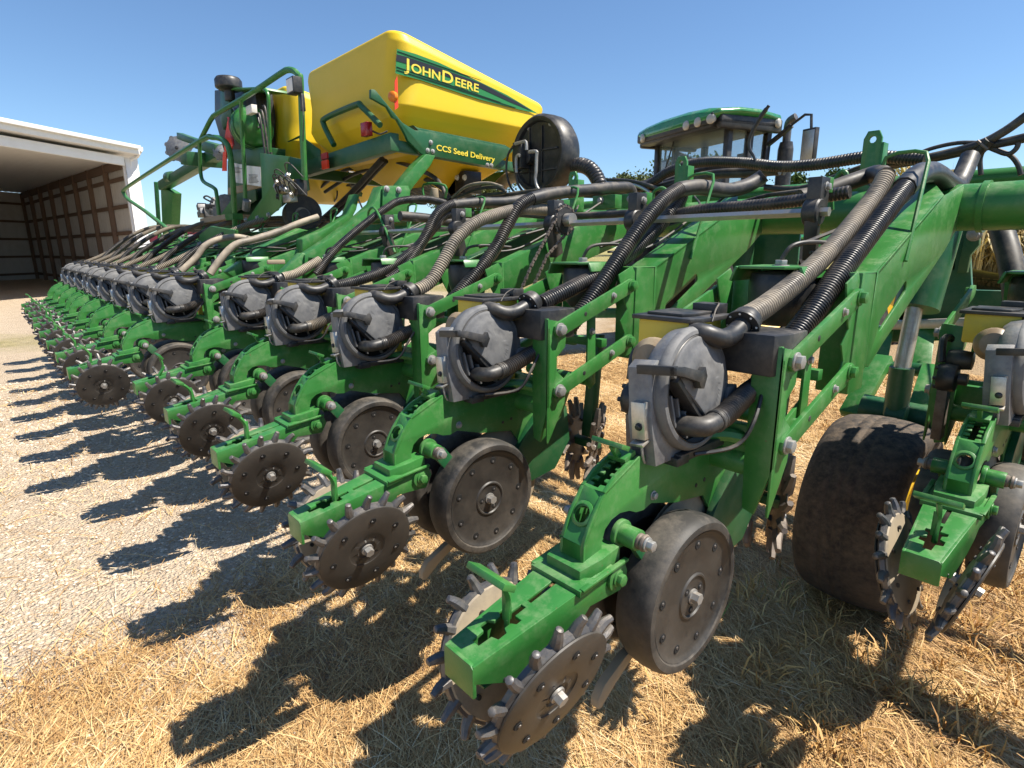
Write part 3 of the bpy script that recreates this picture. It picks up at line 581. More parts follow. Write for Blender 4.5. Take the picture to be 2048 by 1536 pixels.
for i in range(7, 14):
    xx = -.762 * i + .03; y0 = -.235; dx = random.uniform(-.1, .1); h = random.uniform(.0, .12)
    for k, (m_, o_) in enumerate((('hose_dusty_far', 0), ('hose_black_far', .04))):
        b = MB(); b.tube([(xx + o_, y0 + .2 + k * .12, 1.42 - k * .08), (xx + o_, y0 + .5, 1.56), (xx + dx, y0 + .85, 1.74 + h), (xx + dx * 2, y0 + 1.2, 1.86 + h), (xx + dx * 2 + .1, y0 + 1.7, 1.88), (xx + .3, 2.3, 1.95)], .026, m_, 10); part(b, 'seed_hose' if not k else 'vacuum_hose', smooth=60)
# long hydraulic lines strapped along the toolbar
LN = [([(1210, 392), (1290, 372), (1340, 342), (1400, 325), (1480, 325), (1560, 333), (1640, 328), (1735, 314), (1810, 316), (1850, 318)], 2.05, .028, 'hose_black', .014),
      ([(1230, 400), (1330, 372), (1420, 350), (1500, 345), (1560, 340)], 2.1, .028, 'rubber_hose', 0),
      ([(1330, 366), (1420, 338), (1520, 336), (1570, 342)], 2.15, .024, 'rubber_hose', 0),
      ([(1240, 385), (1330, 352), (1400, 333), (1470, 331), (1545, 339), (1560, 342)], 2.2, .02, 'rubber_hose', 0),
      ([(1530, 375), (1600, 378), (1680, 352), (1740, 332), (1820, 322), (1900, 305), (1960, 288), (2010, 262), (2060, 226)], 2.1, .018, 'rubber_hose', 0),
      ([(1560, 388), (1640, 372), (1720, 342), (1800, 328), (1880, 314), (1960, 296), (2020, 282), (2060, 272)], 2.12, .018, 'rubber_hose', 0),
      ([(1700, 345), (1780, 330), (1860, 318), (1930, 302), (1990, 290), (2060, 276)], 2.2, .016, 'rubber_hose', 0),
      ([(1820, 316), (1860, 298), (1915, 286), (1968, 286)], 2.12, .009, 'rubber_hose', 0),
      ([(1968, 290), (1990, 300), (2015, 308), (2030, 300), (2036, 288), (2028, 284)], 2.12, .010, 'rubber_hose', 0),
      ([(1970, 292), (2000, 302), (2022, 312), (2036, 330), (2042, 350)], 2.14, .010, 'rubber_hose', 0),
      ([(1966, 300), (1960, 320), (1962, 350)], 2.14, .010, 'rubber_hose', 0),
      ([(1470, 410), (1530, 392), (1600, 382), (1660, 372)], 1.6, .010, 'rubber_hose', 0),
      ([(1300, 440), (1400, 420), (1500, 412), (1590, 402), (1640, 394), (1700, 384)], 1.05, .022, 'hose_black', .013),
      ([(1000, 425), (1100, 432), (1200, 430), (1290, 424)], 1.15, .018, 'rubber_hose', 0),
      ([(900, 402), (950, 380), (990, 375), (1010, 385), (960, 392), (920, 405), (980, 412), (1040, 402), (1100, 405)], 1.9, .013, 'rubber_hose', 0),
      ([(905, 395), (935, 372), (975, 366), (1005, 374)], 1.9, .012, 'hose_dusty', 0),
      ([(820, 398), (900, 402), (980, 396), (1060, 385), (1140, 380), (1220, 385), (1300, 395)], 2.0, .024, 'rubber_hose', 0),
      ([(1120, 385), (1200, 388), (1280, 384), (1340, 390)], 2.1, .03, 'rubber_hose', 0),
      ([(1215, 360), (1260, 362), (1310, 375), (1350, 395)], 2.0, .012, 'rubber_hose', 0),
      ([(1214, 365), (1270, 370), (1300, 385)], 2.0, .012, 'bare_metal', 0),
      ([(700, 470), (760, 420), (820, 405), (900, 400)], 1.9, .02, 'rubber_hose', 0),
      # bundle sweeping down from between the tanks
      ([(620, 385), (640, 352), (680, 328), (720, 318), (770, 330), (830, 350), (880, 372), (900, 400)], 1.9, .022, 'rubber_hose', 0),
      ([(640, 375), (680, 345), (720, 332), (745, 320), (765, 318)], 1.8, .018, 'rubber_hose', 0),
      ([(650, 384), (700, 352), (735, 338), (752, 324), (775, 320), (820, 332), (870, 356), (892, 390)], 1.7, .018, 'rubber_hose', 0),
      ([(765, 318), (740, 345), (716, 372), (690, 398), (660, 425), (625, 455)], 1.5, .026, 'rubber_hose', 0),
      ([(772, 322), (745, 350), (722, 376), (696, 402), (668, 430), (640, 452)], 1.55, .022, 'rubber_hose', 0)]
for k in range(7): LN.append(([(765 + k * 4, 345 + k * 7), (810 + k * 3, 350 + k * 7), (850, 366 + k * 6), (890, 392 + k * 3)], 1.95, .016, 'hose_dusty', 0))
for P_, y_, r_, m_, rb in LN:
    b = MB(); b.tube([Y(a, c, y_) for a, c in P_], r_, m_, 10, rib=rb, ribh=.08); part(b, 'hydraulic_hose', smooth=60)
b = MB(); q = Y(1968, 292, 2.11); b.tube([q + Vector((-.02, -.03, .02)), q + Vector((.0, -.035, -.0)), q + Vector((.02, -.03, -.02))], .006, 'rusty_iron', 8); b.tube([q + Vector((-.02, .0, -.03)), q + Vector((.02, -.02, .02))], .022, 'rubber_hose', 10); part(b, 'hose_strap')
b = MB(); b.tube([Y(a, c, 2.03) for a, c in ((1512, 328), (1507, 312), (1500, 300), (1498, 285), (1503, 268), (1512, 250), (1524, 230), (1538, 211))], lambda u: .007 + .005 * u * (1 if u < .95 else .3), 'black_plastic', 6); part(b, 'hose_strap', label='loose black tie end sticking up in front of the tractor cab')
# hoops on the toolbar
for P_, y_ in (([(1664, 420), (1664, 372), (1682, 344), (1694, 352), (1694, 392)], 1.3), ([(1305, 400), (1308, 384), (1322, 376), (1332, 380)], 1.5), ([(848, 397), (848, 369), (890, 371), (890, 396)], 1.5), ([(737, 440), (738, 422), (753, 421), (790, 505)], .9)):
    b = MB(); b.tube([Y(a, c, y_) for a, c in P_], .009, G, 8, sub=4); part(b, 'hose_guide')
# green hydraulic bits on the bar between the hoses
for px, py in ((1140, 412), (1215, 405), (1275, 402)):
    b = MB(); p = Y(px, py, 1.5); b.box(p, (.16, .07, .075), G); b.bolt(p + Vector((-.02, -.035, .01)), (0, -1, 0), .016); part(b, 'bar_clamp', .006)
# ---- tanks
def tank(name, x0, x1, y0, y1, z0, z1, label, slope=-.2):
    b = MB(); n = 9; secs = []
    zc = [(0, .62, .12), (.03, .66, .13), (.14, .80, .14), (.27, .95, .15), (.36, 1.0, .16), (.46, 1.0, .20), (.60, .995, .22), (.90, .985, .14), (.97, .96, .12), (1., .93, .12)]
    cx, cy = (x0 + x1) / 2, (y0 + y1) / 2; W, D = (x1 - x0) / 2, (y1 - y0) / 2; vs = []; cnt = 0
    for t, s, rad in zc:
        w_, d_ = W * s, D * (s * .6 + .4) ; r_ = rad
        ring = []
        for sx, sy, a0 in ((1, 1, 0), (-1, 1, 90), (-1, -1, 180), (1, -1, 270)):
            for k in range(n):
                a = R(a0 + 90 * k / (n - 1)); ring.append((cx + sx * (w_ - r_) + r_ * math.cos(a), cy + sy * (d_ - r_) + r_ * math.sin(a)))
        cnt = len(ring)
        for (x, y) in ring: vs.append((x, y, z0 + (z1 - z0) * t + slope * (y - y0) * max(0, (t - .3)) / .7))
    fs = [(i * cnt + k, i * cnt + (k + 1) % cnt, (i + 1) * cnt + (k + 1) % cnt, (i + 1) * cnt + k) for i in range(len(zc) - 1) for k in range(cnt)]
    fs += [tuple(range(cnt - 1, -1, -1)), tuple((len(zc) - 1) * cnt + k for k in range(cnt))]
    b.add(vs, fs, 'tank_yellow'); o = b.build(name, None, 0, 180)
    md = o.modifiers.new('b', 'BEVEL'); md.width = .065; md.segments = 5; md.limit_method = 'ANGLE'; md.angle_limit = R(14); md.use_clamp_overlap = True
    dg = bpy.context.evaluated_depsgraph_get(); me2 = bpy.data.meshes.new_from_object(o.evaluated_get(dg)); o.modifiers.clear(); o.data = me2; me2.shade_smooth()
    o.parent = planter; o.location = -PL; o['label'] = label; return o
TX = -3.35
T1 = tank('seed_tank', -5.02, TX, 1.34, 2.98, 2.36, 3.2, 'near yellow seed tank carrying the long striped decal')
T2 = tank('seed_tank', -7.08, -5.38, 1.34, 2.98, 2.36, 3.2, 'yellow seed tank half hidden behind the first one')
for T, x0, x1, y0, y1 in ((T1, -4.85, -3.55, 1.6, 2.75), (T2, -6.9, -5.55, 1.6, 2.75)):
    b = MB(); z = 2.4; vs = [(x0, y0, z), (x1, y0, z), (x1, y1, z), (x0, y1, z)]; cx_, cy_ = (x0 + x1) / 2, (y0 + y1) / 2
    vs += [(cx_ + (x - cx_) * .45, cy_ + (y - cy_) * .45, 2.14) for x, y, _ in vs]; b.add(vs, [(0, 1, 2, 3), (7, 6, 5, 4)] + [(i, (i + 1) % 4, (i + 1) % 4 + 4, i + 4) for i in range(4)], 'tank_yellow')
    b.build('tank_hopper', T, .05)
b = MB(); b.cyl((-4.2, 2.0, 3.12), (-4.2, 2.0, 3.24), .2, 'black_plastic', 24); b.build('tank_lid', T1, .01)
b = MB(); b.cyl((-6.2, 2.0, 3.13), (-6.2, 2.0, 3.24), .2, 'black_plastic', 24); b.build('tank_lid', T2, .01)
# decal: green field with black arrow and dark lines, on the side of the tank
xd = TX + .004
DP = [(793, 98), (830, 108), (876, 125), (944, 157), (1013, 190), (1076, 228), (1040, 220), (961, 200), (842, 161), (790, 147)]
dq = yz(DP, TX)
E0, E1 = Vector((0, dq[0][0], dq[0][1])), Vector((0, dq[-1][0], dq[-1][1]))
def strip(b, pts, off, m): b.xplate(yz(pts, TX), xd + off, xd + off + .002, m)
b = MB(); strip(b, DP, 0, 'decal_green'); strip(b, [(792, 109), (812, 114), (880, 137), (962, 167), (1035, 205), (1062, 222), (1020, 205), (962, 178), (880, 149), (812, 128), (791, 122)], .0025, 'decal_black')
for i, (a, c) in enumerate((((794, 103), (960, 161)), ((792, 134), (1000, 205)), ((792, 140), (1030, 216)))): p, q = X(*a, TX), X(*c, TX); b.bar((xd + .004, p.y, p.z), (xd + .004, q.y, q.z), .003, .006, 'decal_black', Vector((1, 0, 0)))
o = b.build('decal', T1)
def text(body, p, right, up, size, mname, name, parent, ext=.002, bold=0., sx=1.):
    cu = bpy.data.curves.new(name, 'FONT'); cu.body = body; cu.size = size; cu.extrude = ext; cu.offset = bold; cu.space_character = 1.02
    o = bpy.data.objects.new(name, cu); col.objects.link(o); dg = bpy.context.evaluated_depsgraph_get(); me = bpy.data.meshes.new_from_object(o.evaluated_get(dg)); bpy.data.objects.remove(o)
    r = Vector(right).normalized(); u = Vector(up); u = (u - r * u.dot(r)).normalized(); M4 = Matrix((r * sx, u, r.cross(u))).transposed().to_4x4(); M4.translation = Vector(p)
    me.transform(M4); me.materials.clear(); me.materials.append(MATS[mname]); o = bpy.data.objects.new(name, me); col.objects.link(o); o.parent = parent; return o
# letters JOHN DEERE: tall initials, small capitals
p0 = X(810, 140, TX); p1 = X(958, 186, TX); rt_ = (p1 - p0); rt_.x = 0; Lw = rt_.length; hJ = (X(810, 118, TX) - X(810, 143, TX)).length
def words(parts, p, rt_, total, parent, mname, name, xoff):
    # measure, then scale to the total length
    objs = []; x = 0
    for s_, sz in parts:
        o = text(s_, (0, 0, 0), (1, 0, 0), (0, 1, 0), sz, mname, name, parent, .0015, sz * .018); wd = max(v.co.x for v in o.data.vertices); objs.append((o, x)); x += wd + sz * .10
    k = total / x; r = rt_.normalized(); u = (Vector((0, 0, 1)) - r * r.z).normalized(); M3 = Matrix((r * k, u, r.cross(u))).transposed().to_4x4()
    for o, xo in objs: M4 = M3.copy(); M4.translation = Vector(p) + r * xo * k; o.data.transform(M4); o.data.update()
    # one mesh
    b = MB()
    for o, _ in objs:
        b.add([v.co.copy() for v in o.data.vertices], [tuple(f.vertices) for f in o.data.polygons], mname); bpy.data.objects.remove(o)
    return b.build(name, parent)
pp = p0.copy(); pp.x = xd + .0052
words([('J', hJ * 1.35), ('OHN', hJ * 1.0), ('D', hJ * 1.35), ('EERE', hJ * 1.0)], pp, rt_, Lw, T1, 'decal_yellow', 'decal_lettering', 0)
# carrying beam with the second lettering
b = MB(); xb = TX + .02
b.xplate(yz([(838, 262), (1022, 298), (1020, 304), (985, 335), (852, 312), (838, 308), (812, 282), (806, 268), (790, 240), (782, 236), (770, 215), (738, 197), (738, 180), (746, 181), (800, 246), (826, 262)], xb), xb, xb + .03, DG)
b.xplate(yz([(826, 250), (835, 255), (1010, 290), (1022, 298), (838, 262)], xb), xb - .1, xb, DG)
for p_ in ((857, 286), (851, 302), (861, 304), (970, 331), (978, 332)): q = X(*p_, xb); b.bolt(q + Vector((.03, 0, 0)), (1, 0, 0), .014)
o = part(b, 'tank_beam', .003); o['label'] = 'dark green beam under the near tank with yellow lettering'
p0 = X(868, 301, xb); p1 = X(986, 325, xb); r2 = p1 - p0; r2.x = 0; pp = p0.copy(); pp.x = xb + .0315; hC = (X(868, 290, xb) - X(868, 302, xb)).length
lt = words([('CCS Seed Delivery', hC * 1.35)], pp, r2, r2.length, None, 'decal_yellow', 'beam_lettering', 0); lt.parent = o
# cross members behind the tank, rails in front of it
b = MB(); b.bar((-5.3, 1.3, 2.33), (TX, 1.3, 2.38), .08, .13, DG); part(b, 'tank_cradle', .006)
b = MB(); b.bar((-5.3, 3.0, 2.3), (TX, 3.0, 2.3), .08, .12, DG); b.bar((TX - .03, 1.3, 2.36), (TX - .03, 3.0, 2.28), .06, .08, DG); b.bar((-5.05, 1.3, 2.32), (-5.05, 3.0, 2.26), .08, .1, DG); part(b, 'tank_cradle', .006)
b = MB(); b.tube([Y(a, c, 1.25) for a, c in ((668, 290), (648, 250), (652, 236), (712, 210), (724, 214), (760, 250))], .024, DG, 10, sub=5); part(b, 'tank_rail')
b = MB(); b.tube([Y(a, c, 1.55) for a, c in ((548, 290), (545, 280), (556, 276), (572, 290), (592, 308))], .02, DG, 10); part(b, 'tank_rail')
b = MB(); b.box(Y(733, 259, 1.22), (.10, .05, .10), 'red_lens'); b.tube([Y(745, 262, 1.25), Y(760, 268, 1.28), Y(775, 262, 1.32)], .008, 'rubber_hose', 6); part(b, 'tail_light', .006)
b = MB(); b.xplate(yz([(789, 163), (794, 152), (796, 215), (789, 220)], TX + .05), TX + .05, TX + .055, 'orange_red'); part(b, 'reflector')
b = MB(); q = X(785, 193, TX + .04); b.lathe([(0, .02), (.025, .018), (.036, .01), (.038, 0), (.038, -.02), (0, -.025)], q, (.3, -1, 0), 'orange_lens', 20); part(b, 'marker_light')
b = MB(); q = Y(650, 322, 1.2); b.box(q + Vector((0, 0, -.03)), (.12, .015, .07), 'orange_red'); b.box(q + Vector((0, 0, .04)), (.12, .015, .05), 'dark_red'); b.box(q + Vector((-.1, .02, 0)), (.1, .02, .1), DG); part(b, 'reflector')
# light green strut and the big rear beams
b = MB(); xs_ = TX + .0
b.xplate(yz([(838, 311), (857, 314), (847, 334), (815, 373), (802, 392), (784, 373), (816, 333)], xs_), xs_, xs_ + .10, G); part(b, 'tank_strut', .006)
b = MB()
b.xplate(yz([(750, 374), (800, 374), (804, 384), (801, 432), (770, 434), (748, 432)], xs_), xs_ + .11, xs_ + .12, G)
b.xplate(yz([(750, 374), (758, 378), (800, 382), (790, 410), (742, 440), (700, 470), (640, 520), (598, 552), (598, 510), (648, 478), (700, 440), (736, 408)], xs_), xs_ - .03, xs_ + .1, G)
for p_ in ((773, 378), (797, 380)): q = X(*p_, xs_ + .12); b.bolt(q, (1, 0, 0), .018)
part(b, 'main_beam', .008)
b = MB(); x2 = xs_ - .30
b.xplate(yz([(704, 388), (712, 392), (706, 420), (690, 450), (598, 505), (598, 478), (650, 455), (690, 428)], x2), x2 - .06, x2 + .06, G)
b.xplate(yz([(620, 455), (640, 460), (600, 492), (560, 515), (520, 540), (490, 560), (470, 545), (520, 510), (560, 485)], x2), x2 - .3, x2 - .2, G); part(b, 'main_beam', .008)
b = MB(); b.xplate(yz([(596, 505), (640, 520), (640, 560), (556, 578), (540, 560)], xs_), xs_ - .02, xs_ + .08, G); b.box(X(552, 524, xs_ + .09), (.02, .12, .03), 'tan_wood'); part(b, 'main_beam', .008)
b = MB(); b.bar(X(580, 562, xs_), X(640, 510, xs_) + Vector((0, .3, 0)), .08, .03, 'yellow_paint'); part(b, 'yellow_safety_strut')
# dark gearbox/manifold under the tanks
b = MB()
for px, py, s in ((870, 330, .1), (895, 345, .12), (880, 360, .1)): b.box(Y(px + 35, py + 22, 2.3), (s * 2, .2, s * 1.6), 'black_plastic')
for px in (895, 915, 930): b.bolt(Y(px, 355, 2.2), (0, -1, 0), .02, 'white_label')
part(b, 'seed_metering_box', .01)
b = MB(); rng_ = random.Random(3)
for i in range(26):
    p = Y(rng_.uniform(640, 720), rng_.uniform(325, 395), 2.0 + rng_.random() * .2); b.box(p, (rng_.uniform(.04, .14), .08, rng_.uniform(.03, .12)), rng_.choice(['black_plastic', 'black_plastic', DG, 'grey_cast']), Matrix.Rotation(rng_.uniform(-.6, .6), 3, 'Y'))
    if i % 3 == 0: b.tube([p, p + Vector((rng_.uniform(-.1, .1), -.05, rng_.uniform(-.15, .05))), p + Vector((rng_.uniform(-.3, .3), 0, rng_.uniform(-.25, -.1)))], .01, 'rubber_hose', 6)
part(b, 'hydraulic_manifold', .004)
for px, py, sx, sz, m_ in ((830, 400, .2, .05, 'rubber_hose'), (868, 392, .07, .12, 'tan_wood'), (880, 410, .05, .1, 'grey_cast')):
    b = MB(); p = Y(px, py, 1.6); b.lathe([(0, -sz / 2), (sx / 2, -sz / 2), (sx / 2 * 1.1, 0), (sx / 2 * .8, sz / 2), (0, sz / 2)], p, (.2, 0, 1), m_, 16); part(b, 'valve', .003)
# ---- walkway, engine unit and ladder on the left
yk = .85
def P_y(pts, y_): return [Y(a, c, y_) for a, c in pts]
def rail(pts, y_, w_=9., name='hand_rail', m_=G, sm=True):
    P = P_y(pts, y_); r_ = w_ / 2 * ((P[0] - CAM).dot(FW)) / F; b = MB(); b.tube(P, r_, m_, 10, sub=5) if sm else b.rect_tube(P, r_, m_); return part(b, name)
rail([(392, 506), (340, 462), (290, 422), (258, 400), (248, 388), (250, 378), (300, 344), (400, 282), (425, 275), (446, 280), (458, 298), (464, 340), (468, 400), (471, 472)], yk)
rail([(400, 282), (412, 258), (424, 236), (436, 226), (500, 188), (560, 148), (575, 140), (588, 142), (598, 152), (601, 160), (604, 240), (608, 330), (609, 360)], yk, 8.5)
rail([(399, 284), (400, 320), (402, 350), (408, 364), (428, 376), (433, 388), (438, 430)], yk, 7.5)
rail([(500, 188), (487, 194), (482, 208), (484, 260), (488, 330), (491, 400)], yk, 8.5)
rail([(528, 178), (536, 190), (538, 230), (540, 304)], yk + .1, 7)
b = MB(); p = Y(589, 172, yk - .05); b.box(p, (.13, .07, .11), 'black_plastic'); b.box(p + Vector((-.005, -.036, 0)), (.11, .006, .09), 'white_label'); b.box(p + Vector((.05, .03, -.12)), (.03, .03, .12), 'black_plastic'); b.tube([p + Vector((.07, .02, -.06)), p + Vector((.11, .0, -.25)), p + Vector((.07, .0, -.4))], .005, 'rubber_hose', 6); part(b, 'work_light', .006)
b = MB()
b.yplate(xz([(520, 306), (578, 313), (574, 330), (560, 415), (514, 454), (494, 452), (492, 442), (520, 402), (524, 396)], yk + .05), yk + .05, yk + .06, G)
b.yplate(xz([(455, 322), (462, 318), (560, 330), (555, 420), (500, 450), (455, 450)], yk + .5), yk + .5, yk + .52, DG)
b.yplate(xz([(578, 313), (610, 320), (618, 380), (574, 404), (562, 414)], yk + .2), yk + .2, yk + .21, DG)
b.yplate(xz([(560, 290), (598, 276), (604, 320), (640, 330), (640, 300), (600, 270)], yk + .5), yk + .5, yk + .51, DG)
for p_ in ((516, 436), (493, 440), (513, 444), (538, 430)): b.bolt(Y(*p_, yk + .05), (0, -1, 0), .02)
part(b, 'side_panel', .004)
b = MB(); b.yplate(xz([(455, 376), (520, 362), (520, 374), (456, 390)], yk + .1), yk + .1, yk + .13, 'tan_wood'); part(b, 'step')
b = MB(); b.yplate(xz([(400, 437), (453, 428), (453, 438), (400, 447)], yk), yk, yk + .3, 'tan_wood'); b.box(Y(468, 434, yk + .02), (.25, .1, .06), G); part(b, 'step')
b = MB(); b.yplate(xz([(455, 380), (510, 370), (512, 400), (495, 410), (470, 425), (456, 440)], yk + .4), yk + .4, yk + .42, DG); b.yplate(xz([(420, 440), (490, 438), (500, 470), (425, 470)], yk + .3), yk + .3, yk + .32, DG)
b.yplate(xz([(433, 440), (462, 400), (462, 440)], yk + .25), yk + .25, yk + .26, G); b.tube(P_y([(494, 400), (492, 420)], yk), .04, 'grey_cast', 8, sm=False); part(b, 'step_frame', .004)
b = MB()
for pts in ([(464, 325), (489, 330), (490, 368), (466, 364)], [(493, 331), (521, 334), (521, 373), (494, 369)]): b.yplate(xz(pts, yk + .06), yk + .06, yk + .07, 'white_label')
rg = random.Random(2)
for k in range(12):
    y_ = 334 + k * 2.6; b.yplate(xz([(468, y_), (484 - rg.random() * 8, y_ + .4), (484 - rg.random() * 6, y_ + 1.2), (468, y_ + .8)], yk + .055), yk + .055, yk + .0585, 'label_ink') if k < 5 else None
    b.yplate(xz([(497, y_ + 4), (517 - rg.random() * 6, y_ + 5), (516 - rg.random() * 5, y_ + 5.9), (497, y_ + 4.8)], yk + .055), yk + .055, yk + .0585, 'label_ink') if k > 3 and k < 11 else None
part(b, 'instruction_label')
# engine cover with compressor sphere
ye = yk + .15; b = MB()
b.yplate(xz([(440, 182), (520, 176), (528, 230), (528, 306), (462, 316), (446, 260), (440, 240)], ye + .2), ye + .14, ye + .32, 'black_plastic'); b.yplate(xz([(455, 300), (530, 294), (530, 330), (456, 340)], ye), ye, ye + .2, DG)
b.yplate(xz([(440, 180), (455, 178), (463, 236), (446, 260), (439, 240)], ye), ye, ye + .04, DG); b.yplate(xz([(453, 176), (518, 173), (520, 178), (460, 180)], ye), ye, ye + .3, G)
part(b, 'engine_cover', .01)
b = MB(); q = Y(503, 256, ye); b.lathe([(0, -.19)] + [(.19 * math.cos(R(a)), .19 * math.sin(R(a))) for a in range(-80, 81, 10)] + [(0, .19)], q, (.4, -.9, .1), G, 32)
for k in (-.05, 0, .05): b.lathe([(.188, k - .006), (.194, k), (.188, k + .006)], q, (1, 0, .1), DG, 40)
part(b, 'air_tank')
b = MB(); b.box(Y(503, 220, ye - .1), (.15, .05, .07), 'white_label')
for k in range(12): p = Y(466 + k * 5.5, 206 + rg.random() * 22, ye + .0); b.tube([p, p + Vector((.05, 0, -.06)), p + Vector((.1, 0, -.15 - rg.random() * (.6 if k > 8 else .1)))], .012, rg.choice(['rubber_hose', 'grey_cast', 'black_plastic', 'rubber_hose']), 6)
part(b, 'engine_pipes', .004)
b = MB(); q = Y(457, 168, ye); b.lathe([(0, -.06), (.10, -.06), (.13, -.04), (.13, .03), (.11, .06), (0, .06)], q, (0, 0, 1), 'black_plastic', 28); b.cyl(q - Vector((0, 0, .16)), q, .05, 'black_plastic'); part(b, 'air_intake', .006)
b = MB(); b.yplate(xz([(456, 236), (466, 288), (462, 300), (448, 302), (450, 270)], yk + .1), yk + .1, yk + .11, 'orange_red'); b.yplate(xz([(455, 234), (459, 234), (468, 290), (466, 292)], yk + .1), yk + .095, yk + .105, 'dark_red'); b.yplate(xz([(446, 304), (452, 302), (452, 342), (444, 342)], yk + .1), yk + .1, yk + .11, 'orange_red'); part(b, 'slow_vehicle_sign')
# marker arm with disc blade
ym = 1.6; b = MB(); b.yplate(xz([(321, 372), (345, 386), (342, 460), (325, 470)], ym), ym, ym + .15, G); b.bar(Y(326, 372, ym), Y(438, 306, ym + .1), .16, .16, DG); b.bar(Y(396, 318, ym), Y(410, 320, ym), .5, .2, DG); b.cyl(Y(338, 355, ym), Y(346, 354, ym), .1, DG)
b.bar(Y(312, 364, ym), Y(320, 484, ym), .07, .06, DG); b.bar(Y(360, 272, ym), Y(398, 286, ym), .10, .10, DG); b.bar(Y(398, 288, ym), Y(440, 300, ym), .14, .14, DG); part(b, 'marker_arm', .01)
for (px, py, rr_) in ((356, 297, 24), (442, 305, 15)):
    b = MB(); q = Y(px, py, ym); r_ = rr_ * (q - CAM).dot(FW) / F; n = 24
    b.lathe([(0, .05), (r_ * .4, .04), (r_, 0), (r_, -.012), (r_ * .4, .02), (0, .03)], q, (.75, -.6, .1), 'grey_cast', 24); b.lathe([(0, -.12), (r_ * .3, -.12), (r_ * .45, .02), (0, .06)], q, (.75, -.6, .1), 'black_plastic', 16)
    for k in range(9):
        a, bb, d = frame((.75, -.6, .1)); t = k * 2 * math.pi / 9; b.cyl(q + (a * math.cos(t) + bb * math.sin(t)) * r_ * .94 - d * .012, q + (a * math.cos(t) + bb * math.sin(t)) * r_ * .94 + d * .0, r_ * .2, 'grey_cast', 10)
    part(b, 'marker_disc')
b = MB()
for k in range(14): b.box(Y(402 + rg.random() * 55, 408 + rg.random() * 22, 1.3 + rg.random() * .2), (rg.uniform(.08, .2), .12, rg.uniform(.06, .16)), rg.choice(['black_plastic', 'rubber_hose', 'grey_cast']), Matrix.Rotation(rg.uniform(-.4, .4), 3, 'Y'))
b.cyl(Y(452, 410, 1.2), Y(458, 410, 1.35), .13, 'grey_cast'); b.tube(P_y([(425, 405), (408, 396), (414, 392), (428, 400)], 1.2), .012, 'rubber_hose', 6); part(b, 'hydraulic_motor', .006)
# hydraulic block with brass valves on the side panel
b = MB(); p = Y(578, 374, yk - .05); b.box(p, (.22, .1, .10), 'brass'); b.box(p + Vector((.12, .04, -.01)), (.10, .08, .12), 'black_plastic'); b.box(p + Vector((0, 0, -.09)), (.16, .06, .06), 'bare_metal')
for k in range(9): q = p + Vector((rg.uniform(-.14, .2), -.06, rg.uniform(-.12, .08))); b.bolt(q, (rg.uniform(-.5, .5), -1, rg.uniform(-.5, .5)), .022, rg.choice(['zinc_bolt', 'black_plastic', 'bare_metal'])); b.tube([q, q + Vector((.02, -.03, .08)), q + Vector((.1, -.02, .08)), q + Vector((.16, .05, -.02))], .006, 'rubber_hose', 6)
part(b, 'valve_block', .004)
b = MB(); q = Y(598, 432, 1.2); b.lathe([(.05, -.01), (.15, -.01), (.155, 0), (.15, .01), (.05, .01)], q, (1, -.3, 0), 'cast_iron', 36); b.lathe([(0, -.02), (.16, .03), (.165, .06), (0, .06)], q + Vector((.06, .02, .02)), (1, -.3, 0), 'black_plastic', 32); b.cyl(q, q + Vector((.35, -.1, 0)), .045, 'black_plastic'); b.cyl(q + Vector((.1, 0, 0)), q + Vector((.2, -.05, 0)), .07, 'grey_cast'); part(b, 'chain_sprocket')
b = MB(); b.yplate(xz([(398, 470), (420, 452), (470, 460), (468, 512), (400, 510)], .55), .55, .58, G); 
for p_ in ((402, 490), (434, 492)): b.bolt(Y(*p_, .55), (0, -1, 0), .03)
b.yplate(xz([(340, 535), (400, 500), (420, 545), (350, 548)], .6), .6, .63, G); part(b, 'wing_bracket', .006)
b = MB(); b.yplate(xz([(1452, 466), (1600, 466), (1592, 560), (1530, 575), (1478, 600)], 2.0), 2.0, 2.02, DG); b.yplate(xz([(1480, 470), (1508, 466), (1492, 590), (1462, 600)], 1.9), 1.9, 1.93, DG); part(b, 'wing_bracket', .004)
# ---- right side: wheel frame, cylinder, transport wheel
b = MB()
fr = xz([(1870, 440), (2100, 430), (2100, 700), (1800, 700), (1800, 600), (1880, 560)], 2.6); hole = xz([(1948, 500), (1965, 468), (2100, 462), (2100, 570), (2060, 575), (1955, 578), (1945, 570)], 2.6)
def P26(px, py): q = Y(px, py, 2.6); return (q.x, q.z)
b.yplate([P26(*p) for p in ((1880, 450), (1900, 450), (1918, 470), (1912, 540), (1800, 580), (1800, 640), (1862, 560))], 2.6, 2.62, DG)
b.yplate([P26(*p) for p in ((1895, 455), (1960, 455), (1940, 510), (1943, 570), (1950, 580), (2100, 584), (2100, 650), (1800, 650), (1800, 585), (1875, 575), (1893, 560))], 2.6, 2.64, DG, [[P26(*p) for p in ((1880, 520), (1890, 495), (1893, 525), (1878, 538))]])
b.bar(Y(1780, 650, 2.5), Y(2120, 640, 2.5), .05, .05, 'bare_metal'); b.bar(Y(1740, 668, 2.6), Y(2120, 655, 2.6), .09, .09, DG)
part(b, 'wheel_frame', .006)
b = MB(); b.yplate([tuple(P26(*p)) for p in ((1938, 458), (1965, 456), (1962, 490), (1945, 510), (1938, 545), (1918, 545))], 2.55, 2.59, DG); b.bolt(Y(1949, 469, 2.55), (0, -1, 0), .025); part(b, 'frame_gusset', .004)
for pa, pb in (((1768, 660), (1752, 740)), ((1850, 660), (1838, 745))):
    b = MB(); b.bar(Y(*pa, 2.5), Y(*pb, 2.3), .09, .03, G); part(b, 'wheel_arm', .003)
